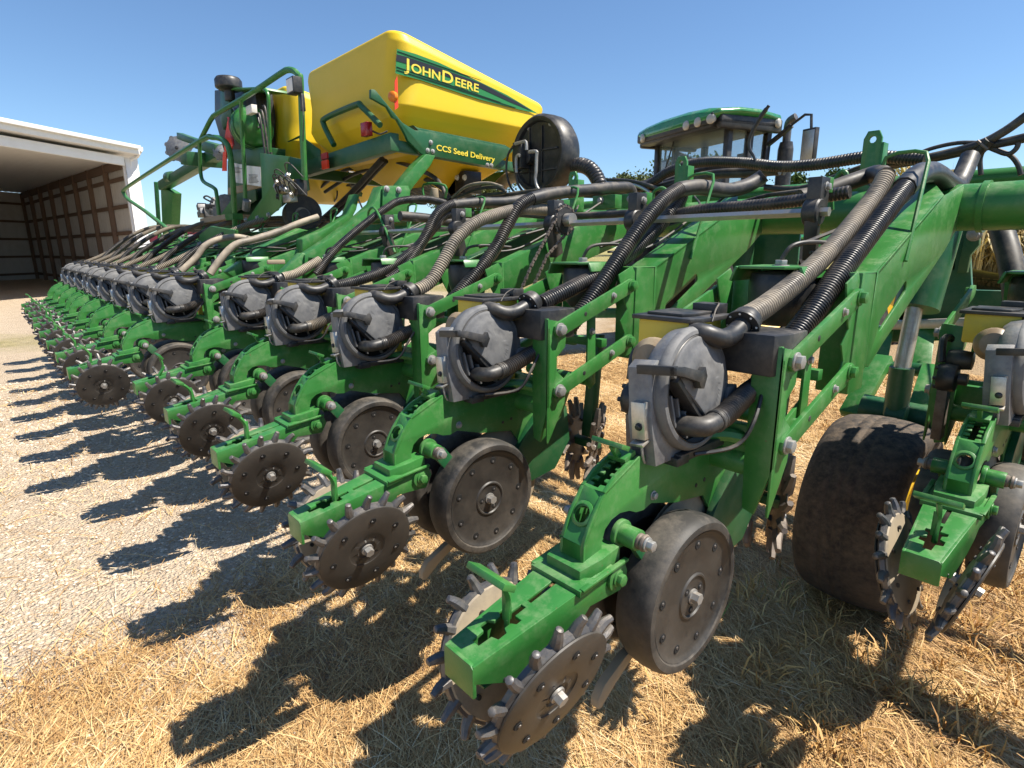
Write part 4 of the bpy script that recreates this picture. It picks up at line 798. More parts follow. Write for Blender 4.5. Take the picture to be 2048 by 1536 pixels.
for pa, pb in (((1765, 715), (1700, 830)), ((1868, 735), (1835, 840))):
    b = MB(); b.bar(Y(*pa, 2.3), Y(*pb, 2.0), .10, .05, G); part(b, 'wheel_arm', .003)
b = MB(); b.cyl(Y(1765, 735, 2.3), Y(1850, 740, 2.3), .035, DG); part(b, 'wheel_axle'); b = MB(); b.cyl(Y(1725, 815, 2.0), Y(1900, 850, 2.0), .07, DG); part(b, 'wheel_axle')
b = MB(); b.cyl(Y(1885, 430, 2.1), Y(1832, 618, 1.95), .09, DG, 24); part(b, 'lift_cylinder')
b = MB(); b.cyl(Y(1830, 610, 1.95), Y(1802, 745, 1.9), .034, 'bare_metal', 24); b.cyl(Y(1804, 735, 1.9), Y(1790, 830, 1.9), .05, DG, 20); b.cyl(Y(1775, 828, 1.9), Y(1812, 836, 1.9), .06, DG); part(b, 'cylinder_rod')
MATS['rod'] = MATS['bare_metal']
b = MB(); c = Vector((-.005, 1.66, .425)); 
b.lathe([(.24, -.155), (.29, -.175), (.36, -.19), (.392, -.18), (.414, -.15), (.424, -.10), (.4275, -.072), (.425, -.068), (.425, -.062), (.429, -.058), (.431, -.025), (.428, -.022), (.428, -.016), (.431, -.012), (.431, .02), (.428, .024), (.428, .03), (.43, .034), (.4275, .075), (.424, .10), (.414, .15), (.392, .18), (.36, .19), (.29, .175), (.24, .155)], c, (1, 0, 0), 'tyre_rubber' if 'tyre_rubber' in MATS else 'rubber', 96)
TY = part(b, 'transport_wheel', smooth=50); TY['label'] = 'big bald transport tyre standing on the straw'
b = MB(); b.lathe([(.24, .17), (.23, .12), (.1, .06), (.1, .1), (0, .1)], c, (1, 0, 0), 'yellow_paint', 40); b.lathe([(.24, .17), (.23, .12), (.1, .06), (.1, .1), (0, .1)], c, (-1, 0, 0), 'yellow_paint', 40); o = b.build('rim', TY); 
# second, thinner no-till wheel right of it
b = MB(); b.tube([Y(2000, 450, 2.2), Y(2020, 520, 2.1), Y(2036, 620, 2.0), Y(2046, 700, 1.9)], .045, 'rubber_hose', 12); part(b, 'hydraulic_hose')
b = MB(); b.tube([Y(1990, 455, 2.3), Y(2010, 490, 2.3), Y(2045, 545, 2.3), Y(2080, 580, 2.3)], .03, 'hose_dusty', 12, rib=.02); part(b, 'vacuum_hose', smooth=60)
# ================================================================ ground
def gmat():
    M = bpy.data.materials.new('dry_ground'); M.use_nodes = True; n = M.node_tree.nodes; l = M.node_tree.links; b = n['Principled BSDF']; b.inputs['Roughness'].default_value = .95; b.inputs['Specular IOR Level'].default_value = .2
    g = n.new('ShaderNodeNewGeometry').outputs['Position']
    def noise(s, d=8, r=.6):
        t = n.new('ShaderNodeTexNoise'); t.inputs['Scale'].default_value = s; t.inputs['Detail'].default_value = d; t.inputs['Roughness'].default_value = r; l.new(g, t.inputs[0]); return t.outputs['Fac']
    def vor(s):
        t = n.new('ShaderNodeTexVoronoi'); t.inputs['Scale'].default_value = s; l.new(g, t.inputs[0]); return t
    def rmp(f, *cs):
        r = n.new('ShaderNodeValToRGB'); l.new(f, r.inputs[0]); e = r.color_ramp.elements
        while len(e) < len(cs): e.new(.5)
        for x, (p, c) in zip(e, cs): x.position = p; x.color = (*c, 1)
        return r.outputs[0]
    def mix(f, A, B, t='MIX'):
        x = n.new('ShaderNodeMix'); x.data_type = 'RGBA'; x.blend_type = t
        if isinstance(f, float): x.inputs[0].default_value = f
        else: l.new(f, x.inputs[0])
        l.new(A, x.inputs[6]); l.new(B, x.inputs[7]); return x.outputs[2]
    def math_(o, a, c):
        x = n.new('ShaderNodeMath'); x.operation = o
        for i, v in enumerate((a, c)):
            if isinstance(v, (int, float)): x.inputs[i].default_value = v
            else: l.new(v, x.inputs[i])
        return x.outputs[0]
    v1 = vor(55); v2 = vor(120)
    grav = rmp(v1.outputs['Color'], (.0, (.33, .22, .13)), (.35, (.49, .355, .225)), (.7, (.61, .475, .325)), (1., (.75, .63, .48)))
    soil = rmp(noise(2.2, 10, .7), (.3, (.38, .27, .17)), (.5, (.55, .42, .29)), (.7, (.64, .52, .38)))
    base = mix(rmp(noise(6, 6), (.42, (0, 0, 0)), (.62, (1, 1, 1))), grav, soil)
    base = mix(.35, base, rmp(v2.outputs['Color'], (.0, (.25, .2, .15)), (1., (.65, .6, .5))))
    straw = rmp(noise(28, 10, .75), (.3, (.13, .085, .045)), (.5, (.34, .23, .12)), (.72, (.58, .43, .24)))
    # straw lies to the right of a line across the yard
    sp = n.new('ShaderNodeSeparateXYZ'); l.new(g, sp.inputs[0])
    line = math_('ADD', math_('MULTIPLY', sp.outputs[0], .55), math_('ADD', math_('MULTIPLY', sp.outputs[1], .35), 1.5))
    line = math_('ADD', line, math_('MULTIPLY', math_('SUBTRACT', noise(1.3, 8, .65), .5), 1.8))
    mk = rmp(line, (.35, (0, 0, 0)), (.85, (.85, .85, .85)))
    base = mix(mk, base, straw)
    # dry grass verges and far fields turn greener
    grass = rmp(noise(9, 10, .7), (.3, (.10, .11, .03)), (.55, (.30, .26, .09)), (.75, (.5, .4, .2)))
    far = math_('ADD', math_('MULTIPLY', sp.outputs[1], .12), math_('MULTIPLY', math_('SUBTRACT', noise(.35, 6), .5), 2.2)); fm = rmp(math_('SUBTRACT', far, .9), (.2, (0, 0, 0)), (.8, (.9, .9, .9)))
    base = mix(fm, base, grass)
    lf = rmp(math_('ADD', math_('MULTIPLY', math_('ABSOLUTE', math_('ADD', sp.outputs[0], 13.), 0), -.22), math_('ADD', math_('MULTIPLY', noise(1.1, 8), 1.2), .15)), (.35, (0, 0, 0)), (.8, (.8, .8, .8)))
    base = mix(lf, base, grass)
    l.new(base, b.inputs['Base Color'])
    bp = n.new('ShaderNodeBump'); bp.inputs['Strength'].default_value = .9; bp.inputs['Distance'].default_value = .02
    h = math_('ADD', math_('MULTIPLY', v1.outputs['Distance'], -1.2), math_('ADD', math_('MULTIPLY', v2.outputs['Distance'], -.5), math_('MULTIPLY', noise(14, 8, .7), .9))); l.new(h, bp.inputs['Height']); l.new(bp.outputs[0], b.inputs['Normal'])
    MATS['dry_ground'] = M
gmat()
b = MB(); N = 120
xs = [-400, -150, -60, -30] + list(np.linspace(-14, 6, N)) + [15, 40, 120, 400]; ys = [-400, -60, -15] + list(np.linspace(-3, 9, 90)) + [15, 30, 60, 150, 500]
from mathutils import noise as mn_
vs = []
for x in xs:
    for y in ys:
        k = 1 if (-14 <= x <= 6 and -3 <= y <= 9) else 0; vs.append((x, y, k * (.022 * mn_.noise(Vector((x * 1.7, y * 1.7, 0))) + .012 * mn_.noise(Vector((x * 6, y * 6, 3))) - .012)))
b.add(vs, [(i * len(ys) + j, (i + 1) * len(ys) + j, (i + 1) * len(ys) + j + 1, i * len(ys) + j + 1) for i in range(len(xs) - 1) for j in range(len(ys) - 1)], 'dry_ground')
tag(b.build('ground'), kind='structure')
def gz(x, y):
    return .022 * mn_.noise(Vector((x * 1.7, y * 1.7, 0))) + .012 * mn_.noise(Vector((x * 6, y * 6, 3))) - .012
def straw_density(x, y):
    l = .55 * x + .35 * y + 1.5 + (mn_.fractal(Vector((x * 1.3, y * 1.3, 5)), 1., 2., 4) * .75)
    return max(.03 if x > -9 else 0., min(1., (l - .1) / .9))
def blades(name, N, region, color, lay, L, W, tuft=None, seed=1, dens=straw_density, upr=.25, near=1.6):
    rng = np.random.default_rng(seed); V = []; Fc = []; Cc = []
    pts = []
    while len(pts) < N:
        # more blades near the camera
        r = near * (rng.random() ** .75) * 5.5 + .3; t = rng.uniform(region[0], region[1]); x = CAM.x + r * math.cos(t); y = CAM.y + r * math.sin(t)
        if rng.random() < dens(x, y): pts.append((x, y, r))
    P = np.array(pts); n = len(P)
    zz = np.array([gz(x, y) for x, y, _ in pts])
    ln = rng.uniform(L[0], L[1], n) * (1 + P[:, 2] * .05); wd = rng.uniform(W[0], W[1], n) * (1 + P[:, 2] * .22)
    if lay is None: th = rng.uniform(0, 2 * np.pi, n)
    else: th = rng.normal(lay, .75, n)
    up = np.abs(rng.normal(0, upr, n)); h0 = rng.uniform(0, .018, n)
    if tuft:
        K = max(1, n // tuft); cx = P[:K]; idx = rng.integers(0, K, n); P[:, :2] = cx[idx, :2] + rng.normal(0, .02, (n, 2)); up = rng.uniform(.5, 1.3, n); th = rng.uniform(0, 2 * np.pi, n); zz = zz[idx]; h0[:] = 0
    d = np.stack([np.cos(th) * np.cos(up), np.sin(th) * np.cos(up), np.sin(up)], 1)
    sd = np.stack([-np.sin(th), np.cos(th), rng.normal(0, .4, n)], 1); sd /= np.linalg.norm(sd, axis=1)[:, None]
    b0 = np.stack([P[:, 0], P[:, 1], zz + h0], 1); curl = rng.normal(0, .18, (n, 1)) * np.stack([-np.sin(th), np.cos(th), 0 * th], 1); drop = np.array([0, 0, -.35]) * (np.sin(up) * ln)[:, None]
    ps = [b0 - d * 0, b0 + d * ln[:, None] * .5 + curl * ln[:, None] * .3, b0 + d * ln[:, None] + curl * ln[:, None] + drop]
    ws = [1, .9, .25]
    vv = np.stack([p + s * sd * (wd * wk)[:, None] / 2 for p, wk in zip(ps, ws) for s in (-1, 1)], 1)  # n,6,3
    V = vv.reshape(-1, 3); base = np.arange(n)[:, None] * 6
    Fq = np.concatenate([base + np.array([[0, 1, 3, 2]]), base + np.array([[2, 3, 5, 4]])], 0)
    me = bpy.data.meshes.new(name); me.vertices.add(len(V)); me.vertices.foreach_set('co', V.astype(np.float32).ravel())
    me.loops.add(Fq.size); me.loops.foreach_set('vertex_index', Fq.astype(np.int32).ravel()); me.polygons.add(len(Fq)); me.polygons.foreach_set('loop_start', np.arange(0, Fq.size, 4, dtype=np.int32)); me.polygons.foreach_set('loop_total', np.full(len(Fq), 4, np.int32))
    me.update(calc_edges=True)
    cv = me.attributes.new('tone', 'FLOAT', 'POINT'); pn = np.array([mn_.noise(Vector((p[0] * 1.4, p[1] * 1.4, 8))) + .5 * mn_.noise(Vector((p[0] * 5, p[1] * 5, 4))) for p in P]); cv.data.foreach_set('value', np.repeat(np.clip(rng.random(n) * .8 + .1 + .38 * pn, 0, 1), 6).astype(np.float32))
    M = bpy.data.materials.new(name); M.use_nodes = True; nn = M.node_tree.nodes; l = M.node_tree.links; bb = nn['Principled BSDF']; bb.inputs['Roughness'].default_value = .6; bb.inputs['Specular IOR Level'].default_value = .35
    a = nn.new('ShaderNodeAttribute'); a.attribute_name = 'tone'; r = nn.new('ShaderNodeValToRGB'); l.new(a.outputs['Fac'], r.inputs[0]); e = r.color_ramp.elements
    while len(e) < len(color): e.new(.5)
    for x, (p, c) in zip(e, color): x.position = p; x.color = (*c, 1)
    l.new(r.outputs[0], bb.inputs['Base Color']); bb.inputs['Transmission Weight'].default_value = 0
    me.materials.append(M); o = bpy.data.objects.new(name, me); col.objects.link(o); return o
FAN = (R(85), R(200))
STR = [(0, (.20, .105, .04)), (.25, (.38, .215, .08)), (.5, (.56, .35, .14)), (.8, (.68, .48, .23)), (1, (.80, .66, .43))]
o = blades('cut_straw', 400000, FAN, STR, R(160), (.025, .15), (.0009, .0024), seed=3, upr=.14); tag(o, 'golden cut straw and dry stalks matted over the ground below the planter', 'straw', kind='stuff')
o = blades('dry_grass', 42000, (R(70), R(165)), [(0, (.34, .17, .05)), (.5, (.52, .31, .10)), (.9, (.64, .44, .18)), (1, (.2, .24, .06))], None, (.04, .13), (.0015, .003), tuft=16, seed=9, dens=lambda x, y: max(0, min(1, (x * .8 + y * .25 + .15) + mn_.noise(Vector((x * 3, y * 3, 1))) * .8))); tag(o, 'short brown tufts of dried grass stubble standing around the transport tyre', 'grass', kind='stuff')
# loose gravel
rng = np.random.default_rng(5); b = MB(); cnt = 0; V = []; Fx = []
ico = [(0, 0, 1), (.894, 0, .447), (.276, .851, .447), (-.724, .526, .447), (-.724, -.526, .447), (.276, -.851, .447), (.724, .526, -.1), (-.276, .851, -.1), (-.894, 0, -.1), (-.276, -.851, -.1), (.724, -.526, -.1)]
icf = [(0, 1, 2), (0, 2, 3), (0, 3, 4), (0, 4, 5), (0, 5, 1), (1, 6, 2), (2, 7, 3), (3, 8, 4), (4, 9, 5), (5, 10, 1), (6, 7, 2), (7, 8, 3), (8, 9, 4), (9, 10, 5), (10, 6, 1)]
while cnt < 26000:
    r = (rng.random() ** .7) * 9 + .4; t = rng.uniform(R(125), R(205)); x = CAM.x + r * math.cos(t); y = CAM.y + r * math.sin(t)
    if rng.random() < .12 + .88 * (1 - straw_density(x, y)) * max(.15, min(1, .6 + 1.2 * mn_.noise(Vector((x * .9, y * .9, 2))))):
        s = rng.uniform(.003, .009) * (1 + r * .08) * (1.8 if rng.random() < .03 else 1); z = gz(x, y); a = rng.uniform(0, 6.28); sc = rng.uniform(.6, 1.3, 3); ca, sa = math.cos(a), math.sin(a)
        o_ = len(V); V += [(x + s * (ca * p[0] * sc[0] - sa * p[1] * sc[1]), y + s * (sa * p[0] * sc[0] + ca * p[1] * sc[1]), z + s * p[2] * sc[2] * .7) for p in ico]; Fx += [tuple(i + o_ for i in f) for f in icf]; cnt += 1
mat('stone', (.55, .44, .32), .9, c2=(.76, .66, .53), c2s=40, dirt=(.3, .25, .19), damt=.5, dscale=60)
b.add(V, Fx, 'stone'); me = bpy.data.meshes.new('gravel'); me.from_pydata(b.v, [], b.f); me.materials.append(MATS['stone']); o = bpy.data.objects.new('gravel', me); col.objects.link(o); tag(o, 'pale loose crushed stone lying over the bare yard', 'gravel', kind='stuff')
# ================================================================ shed
mat('white_metal', (.72, .73, .74), .4, dirt=(.5, .47, .42), damt=.3, dscale=3); mat('wall_metal', (.50, .50, .50), .5, dirt=(.3, .27, .23), damt=.5, dscale=3); mat('shed_timber', (.13, .085, .06), .8, dirt=(.1, .06, .04), damt=.6, dscale=5)
C1 = at(290, 587, z=0); C2 = at(78, 557, z=0); C1.z = C2.z = 0
ld = (C2 - C1).normalized(); wd_ = Vector((ld.y, -ld.x, 0));
wd_ = -(RT * ((1270 - CX) / F) + UP * ((CY - 493) / F) + FW); wd_.z = 0; wd_.normalize()
LEN = (C2 - C1).length; WID = 16.; H = 4.7
shed = empty('machine_shed', C1); tag(shed, 'white metal machine shed with an open front, dark timber framing and corrugated walls inside', 'shed')
def W(u, v, z): return C1 + ld * u + wd_ * v + Vector((0, 0, z))
def spart(b, name, bevel=0, smooth=35):
    o = b.build(name, None, bevel, smooth); o.parent = shed; o.location = -C1; return o
def corr(b, p0, p1, z0, z1, m, step=.075, dep=.02, out=Vector((0, 0, 0)), z1b=None):
    n = int((p1 - p0).length / step); vs = []; z1b = z1 if z1b is None else z1b
    for i in range(n + 1):
        p = p0.lerp(p1, i / n) + out * dep * (1 if i % 4 in (1, 2) else 0); vs += [(p.x, p.y, z0), (p.x, p.y, z1)]
    b.add(vs, [(2 * i, 2 * i + 2, 2 * i + 3, 2 * i + 1) for i in range(n)], m)
b = MB(); corr(b, W(0, 0, 0), W(LEN, 0, 0), 0, H, 'wall_metal', out=-wd_); spart(b, 'wall')
b = MB(); corr(b, W(LEN, 0, 0), W(LEN, WID, 0), 0, H, 'wall_metal', step=.12, out=ld); spart(b, 'wall')
b = MB(); corr(b, W(0, WID, 0), W(LEN, WID, 0), 0, H, 'wall_metal', out=wd_); spart(b, 'wall')
nP = 8
for i in range(1, nP + 1):
    b = MB(); t = LEN * i / nP; b.bar(W(t, .09, 0), W(t, .09, H), .16, .14, 'shed_timber', ld); spart(b, 'post')
for z in (.3, 1.25, 2.2, 3.15, 4.1):
    b = MB(); b.bar(W(.2, .035, z), W(LEN - .05, .035, z), .05, .14, 'shed_timber'); spart(b, 'girt')
    b = MB(); b.bar(W(LEN - .05, .1, z), W(LEN - .05, WID - .1, z), .05, .12, 'shed_timber'); spart(b, 'girt')
b = MB(); b.bar(W(.2, .1, H - .15), W(LEN, .1, H - .15), .06, .3, 'shed_timber'); spart(b, 'header')
b = MB(); corr(b, W(.02, .0, 0), W(.02, WID, 0), H, H + .001, 'white_metal') if 0 else None
n = int(WID / .3)
vs = []; 
for i in range(n * 2 + 1):
    v = WID * i / (n * 2); z = H + (.02 if i % 2 else 0); p, q = W(0, v, z), W(LEN, v, z); vs += [p, q]
b.add(vs, [(2 * i, 2 * i + 2, 2 * i + 3, 2 * i + 1) for i in range(n * 2)], 'white_metal'); spart(b, 'ceiling')
b = MB(); b.bar(W(.05, -.22, 0), W(.05, -.22, H + .1), .5, .12, 'white_metal', ld); spart(b, 'corner_trim', .01)
b = MB(); b.bar(W(0, .1, H - .06), W(0, WID, H - .06), .16, .30, 'white_metal'); spart(b, 'header_trim', .01)
b = MB(); b.bar(W(-.45, -.5, H + .32), W(-.45, WID, H + .32), .06, .26, 'white_metal'); b.bar(W(-.55, -.5, H + .42), W(-.55, WID, H + .42), .14, .12, 'white_metal'); b.bar(W(-.45, -.5, H + .32), W(LEN, -.5, H + .32), .06, .26, 'white_metal'); b.bar(W(-.5, -.58, H + .40), W(LEN, -.58, H + .40), .14, .12, 'white_metal'); spart(b, 'fascia', .01)
b = MB(); b.zplate([(p.x, p.y) for p in (W(-.45, -.5, 0), W(LEN, -.5, 0), W(LEN, WID, 0), W(-.45, WID, 0))], H + .2, H + .22, 'white_metal')
rp = [W(-.5, -.55, H + .46), W(-.5, WID, H + .46), W(LEN / 2, WID, H + 1.3), W(LEN / 2, -.55, H + 1.3), W(LEN + .4, WID, H + .46), W(LEN + .4, -.55, H + .46)]
b.add(rp, [(0, 1, 2, 3), (3, 2, 4, 5)], 'white_metal'); b.add([W(-.45, -.5, H + .4), W(LEN / 2, -.5, H + 1.28), W(LEN, -.5, H + .4)], [(0, 1, 2)], 'white_metal'); spart(b, 'roof')
b = MB(); b.tube([W(-.5, -.58, H + .35), W(-.2, -.5, H + .15), W(.0, -.25, H + .02), W(.05, -.2, H - .3), W(.05, -.2, .2)], .05, 'white_metal', 8, sm=False); spart(b, 'downpipe')
# ================================================================ tractor
mat('glass', (.55, .68, .68), .03, spec=.5); mg = MATS['glass'].node_tree.nodes['Principled BSDF']; mg.inputs['Transmission Weight'].default_value = .0; mg.inputs['Alpha'].default_value = .16; mg.inputs['Base Color'].default_value = (.30, .40, .39, 1)
mat('tractor_green', (.02, .2, .05), .18, dirt=(.3, .32, .2), damt=.35, coat=.5); mat('seat_fabric', (.05, .05, .055), .8); mat('lamp_glass', (.42, .41, .37), .2)
trc = Vector((-4.15, 7.6, 0)); tr = empty('farm_tractor', trc, R(-19)); tag(tr, 'green tractor with a glazed cab and upright exhaust standing beyond the planter', 'tractor')
def tp(b, name, bevel=0, smooth=35, parent=None):
    o = b.build(name, None, bevel, smooth); o.parent = parent or tr; return o
# local coordinates: x right, y forward, z up ; rear of the cab at y=-.6
zr = 3.30; z0 = 1.9; hw = .78; yb, yf = -.62, .12
b = MB()
pr = [(-1.0, .0), (-.97, .05), (-.75, .09), (-.3, .12), (.3, .12), (.75, .09), (.97, .05), (1.0, .0), (.9, -.06), (-.9, -.06)]
vs = []; rings = [(-1.0, .82, .0), (-.92, .96, .03), (-.6, 1., .06), (-.25, 1., .06), (.15, .97, .02), (.32, .8, -.04)]
for y, s, dz in rings: vs += [(x * s * .98, y, zr + (z * (.8 if y < -.95 else 1) + dz)) for x, z in pr]
k = len(pr); fs = [(i * k + j, i * k + (j + 1) % k, (i + 1) * k + (j + 1) % k, (i + 1) * k + j) for i in range(len(rings) - 1) for j in range(k)] + [tuple(range(k - 1, -1, -1)), tuple((len(rings) - 1) * k + j for j in range(k))]
b.add(vs, fs, 'tractor_green'); rf = tp(b, 'roof', .02, 50)
b = MB(); vs = []
for y, s, z in ((-1.0, .78, zr - .12), (-.94, .90, zr - .02), (-.6, .98, zr + .02)): vs += [(-s, y, z - .16), (-s, y, z), (s, y, z), (s, y, z - .16)]
b.box((0, -.86, zr - .06), (1.6, .2, .17), 'black_plastic'); b.box((0, -.34, zr - .07), (1.86, 1.1, .1), 'black_plastic'); b.box((.88, -.34, zr - .07), (.1, 1.1, .18), 'black_plastic'); b.box((-.88, -.34, zr - .07), (.1, 1.1, .18), 'black_plastic'); b.box((0, -.95, zr - .03), (1.72, .08, .15), 'black_plastic'); tp(b, 'roof_lining', .03, parent=rf)
for x, y, ax in ((-.70, -1.0, (-.3, -1, 0)), (-.86, -.9, (-.9, -.6, 0)), (.34, -1.0, (0, -1, 0)), (.58, -1.0, (.05, -1, 0)), (.82, -.98, (.4, -1, 0)), (.94, .12, (1, .4, 0))):
    b = MB(); b.lathe([(0, .02), (.045, .018), (.062, .008), (.066, 0), (.06, -.04)], (x, y, zr - .04), ax, 'lamp_glass', 20); tp(b, 'work_lamp')
b = MB()
for x, y, x2, y2 in ((-hw, yb, -hw, yb + .0), (hw, yb, hw, yb), (hw, -.28, hw + .02, -.26), (-hw, -.28, -hw - .02, -.26), (.62, yf + .05, .66, yf + .1), (-.62, yf + .05, -.66, yf + .1)): b.bar((x, y, z0 - .7), (x2, y2, zr - .02), .10, .09, 'black_plastic')
b.bar((-hw, yb, z0 - .05), (hw, yb, z0 - .05), .1, .08, 'black_plastic'); b.bar((0.02, yb + .02, z0), (0.02, yb + .02, z0), .01, .01, 'black_plastic') if 0 else None
b.box((0, -.2, z0 - .45), (1.5, .8, .5), 'black_plastic'); tp(b, 'cab_frame', .02)
for nm, pts in (('rear', [(-hw, yb), (hw, yb)]), ('r1', [(hw, yb), (hw + .01, -.27)]), ('r2', [(hw + .01, -.27), (.64, yf + .07)]), ('l1', [(-hw, yb), (-hw - .01, -.27)]), ('l2', [(-hw - .01, -.27), (-.64, yf + .07)]), ('f', [(-.64, yf + .07), (.64, yf + .07)])):
    b = MB(); (xa, ya), (xb_, yb_) = pts; b.bar((xa, ya, (z0 + zr) / 2 - .2), (xb_, yb_, (z0 + zr) / 2 - .2), .008, zr - z0 + .3, 'glass'); tp(b, 'window')
b = MB(); b.box((0, .1, 2.05), (.55, .5, .15), 'seat_fabric'); b.box((0, -.15, 2.35), (.5, .14, .6), 'seat_fabric'); b.box((0, -.15, 2.75), (.3, .1, .2), 'seat_fabric'); tp(b, 'seat', .05)
b = MB(); b.lathe([(.17, 0), (.19, .015), (.21, 0), (.19, -.015), (.17, 0)], (0, .0, 2.35), (0, -.6, 1), 'black_plastic', 24); b.bar((0, .0, 2.35), (0, .05, 1.9), .06, .06, 'black_plastic'); tp(b, 'steering_wheel')
b = MB(); b.box((.5, -.05, 2.85), (.22, .04, .14), 'black_plastic'); b.bar((.5, .22, 2.8), (.5, .3, 2.0), .03, .03, 'black_plastic'); tp(b, 'monitor')
b = MB(); b.tube([(-.35, yb - .03, zr - .1), (-.5, yb - .035, zr - .45), (-.72, yb - .04, zr - .95)], .012, 'black_plastic', 6, sm=False); tp(b, 'wiper')
b = MB(); b.box((0, 2.4, 1.75), (.95, 2.6, .75), 'tractor_green'); b.box((0, 3.72, 1.6), (.8, .06, .6), 'black_plastic'); tp(b, 'hood', .12)
b = MB(); b.cyl((.82, .42, 1.7), (.82, .42, 2.95), .105, 'black_plastic', 24); b.cyl((.82, .42, 2.95), (.82, .42, 3.05), .105, 'black_plastic', 24, .085); b.tube([(.82, .42, 3.02), (.82, .42, 3.25), (.85, .42, 3.33), (.93, .44, 3.37)], .055, 'cast_iron', 16); tp(b, 'exhaust')
for s in (1, -1):
    b = MB(); b.bar((s * .8, .1, zr - .3), (s * 1.2, .08, zr - .12), .05, .05, 'black_plastic'); b.tube([(s * 1.15, .08, zr - .13), (s * 1.40, .08, zr - .02), (s * 1.50, .08, zr - .04), (s * 1.52, .08, zr - .2)], .018, 'black_plastic', 8, sm=False); ma_ = tp(b, 'mirror_arm')
    b = MB(); b.box((s * 1.52, .08, zr - .40), (.20, .07, .38), 'black_plastic'); b.box((s * 1.52, .042, zr - .42), (.18, .004, .37), 'bare_metal'); b.build('mirror', ma_, .03)
    b = MB(); b.yplate([(s * .78, 1.75), (s * 1.4, 1.75), (s * 1.4, 1.68), (s * .78, 1.68)], -1.0, .7, 'tractor_green'); tp(b, 'fender', .03)
    b = MB(); b.box((s * .88, -.62, 2.1), (.26, .06, .09), 'orange_lens' if s > 0 else 'red_lens'); b.box((s * .64, -.62, 2.06), (.26, .06, .09), 'red_lens'); tp(b, 'tail_light', .02)
    for y, r_, wdt in ((-.1, 1.0, .5), (2.9, .75, .45)):
        b = MB(); b.lathe([(r_ * .62, -wdt / 2), (r_ * .95, -wdt / 2), (r_, -wdt * .4), (r_, wdt * .4), (r_ * .95, wdt / 2), (r_ * .62, wdt / 2)], (s * 1.05, y, r_), (s, 0, 0), 'rubber', 48)
        for i in range(40):
            t = i * math.pi / 20; b.box(Vector((s * 1.05 + (wdt * .22 if i % 2 else -wdt * .22), y + r_ * math.cos(t), r_ + r_ * math.sin(t))), (wdt * .5, .05, .06), 'rubber', Matrix.Rotation(t, 3, 'X'))
        wh = tp(b, 'wheel'); b = MB(); b.lathe([(r_ * .63, wdt * .4), (r_ * .5, wdt * .1), (0, wdt * .1), (0, -wdt * .1), (r_ * .5, -wdt * .1), (r_ * .63, -wdt * .4)], (s * 1.05, y, r_), (s, 0, 0), 'yellow_paint', 36); b.build('rim', wh)
b = MB(); b.box((0, -.9, .9), (.5, .9, .5), 'black_plastic'); b.bar((0, -1.3, .6), (0, -4.8, .75), .14, .14, DG); tp(b, 'drawbar', .02)
# ================================================================ trees, corn, far machine
def leaf_mat(name, a, c_):
    M = mat(name, a, .6, c2=c_, c2s=.9, spec=.2); return M
leaf_mat('leaf', (.035, .075, .018), (.085, .13, .03)); leaf_mat('leaf_b', (.045, .07, .02), (.13, .14, .045)); mat('bark', (.09, .065, .045), .9)
def tree(x, y, h, cr, label, seed, lm='leaf', n=5200):
    rg = np.random.default_rng(seed); e = empty('broadleaf_tree', (x, y, 0)); tag(e, label, 'tree', 'trees along the far field edge')
    b = MB(); b.tube([(0, 0, 0), (.1, 0, h * .3), (-.05, .1, h * .55), (.0, 0, h * .8)], lambda u: h * .03 * (1 - u * .8), 'bark', 8)
    lobes = []
    for i in range(11):
        a = rg.uniform(0, 6.28); r_ = rg.uniform(.1, .75) * cr; z = h * rg.uniform(.42, .9); lobes.append((Vector((r_ * math.cos(a), r_ * math.sin(a), z)), cr * rg.uniform(.25, .5))); b.tube([(0, 0, h * .35), (r_ * .5 * math.cos(a), r_ * .5 * math.sin(a), z * .8), lobes[-1][0]], lambda u: h * .012 * (1 - u * .7), 'bark', 5, sub=3)
    t = b.build('trunk', e)
    V = []; Fc = []
    for i in range(n):
        c, rr_ = lobes[rg.integers(0, len(lobes))]; d = rg.normal(size=3); d /= np.linalg.norm(d); rad = rr_ * (rg.random() ** .4) * (1 + .25 * rg.normal()); p = np.array(c) + d * rad * np.array([1, 1, .8]); s = h * rg.uniform(.010, .024)
        u = rg.normal(size=3); u /= np.linalg.norm(u); v = np.cross(u, rg.normal(size=3)); v /= np.linalg.norm(v); o_ = len(V); V += [tuple(p + s * u), tuple(p + s * v * .6), tuple(p - s * u), tuple(p - s * v * .6)]; Fc.append((o_, o_ + 1, o_ + 2, o_ + 3))
    me = bpy.data.meshes.new('crown'); me.from_pydata(V, [], Fc); me.materials.append(MATS[lm]); o = bpy.data.objects.new('crown', me); col.objects.link(o); o.parent = e
HZ = lambda px: 501 + (px + 47) * (487 - 501) / (2339 + 47)
def put_tree(px, top, d, label, seed, lm='leaf', cr=None):
    p = at(px, HZ(px), depth=d); h = (HZ(px) - top) * d / F + 1.6; tree(p.x, p.y, h, cr or h * .42, label, seed, lm)
put_tree(1240, 332, 95, 'round dark tree left of the tractor cab', 1, 'leaf_b', 3.4)
put_tree(1275, 346, 110, 'low tree just left of the cab, behind the rounder one', 2, 'leaf_b')
put_tree(1345, 300, 100, 'tall tree seen through the cab glass', 3, 'leaf', 6)
put_tree(1395, 322, 120, 'lower tree seen through the middle of the cab', 4)
put_tree(1600, 338, 90, 'dark tree right of the exhaust stack', 5, 'leaf', 4.5)
put_tree(1640, 336, 95, 'dark spreading tree between exhaust and mirror', 6, 'leaf', 4.5)
put_tree(1690, 348, 110, 'small tree beside the tall upright bracket', 7)
put_tree(1790, 352, 120, 'small tree seen over the toolbar behind the wire hoop', 8)
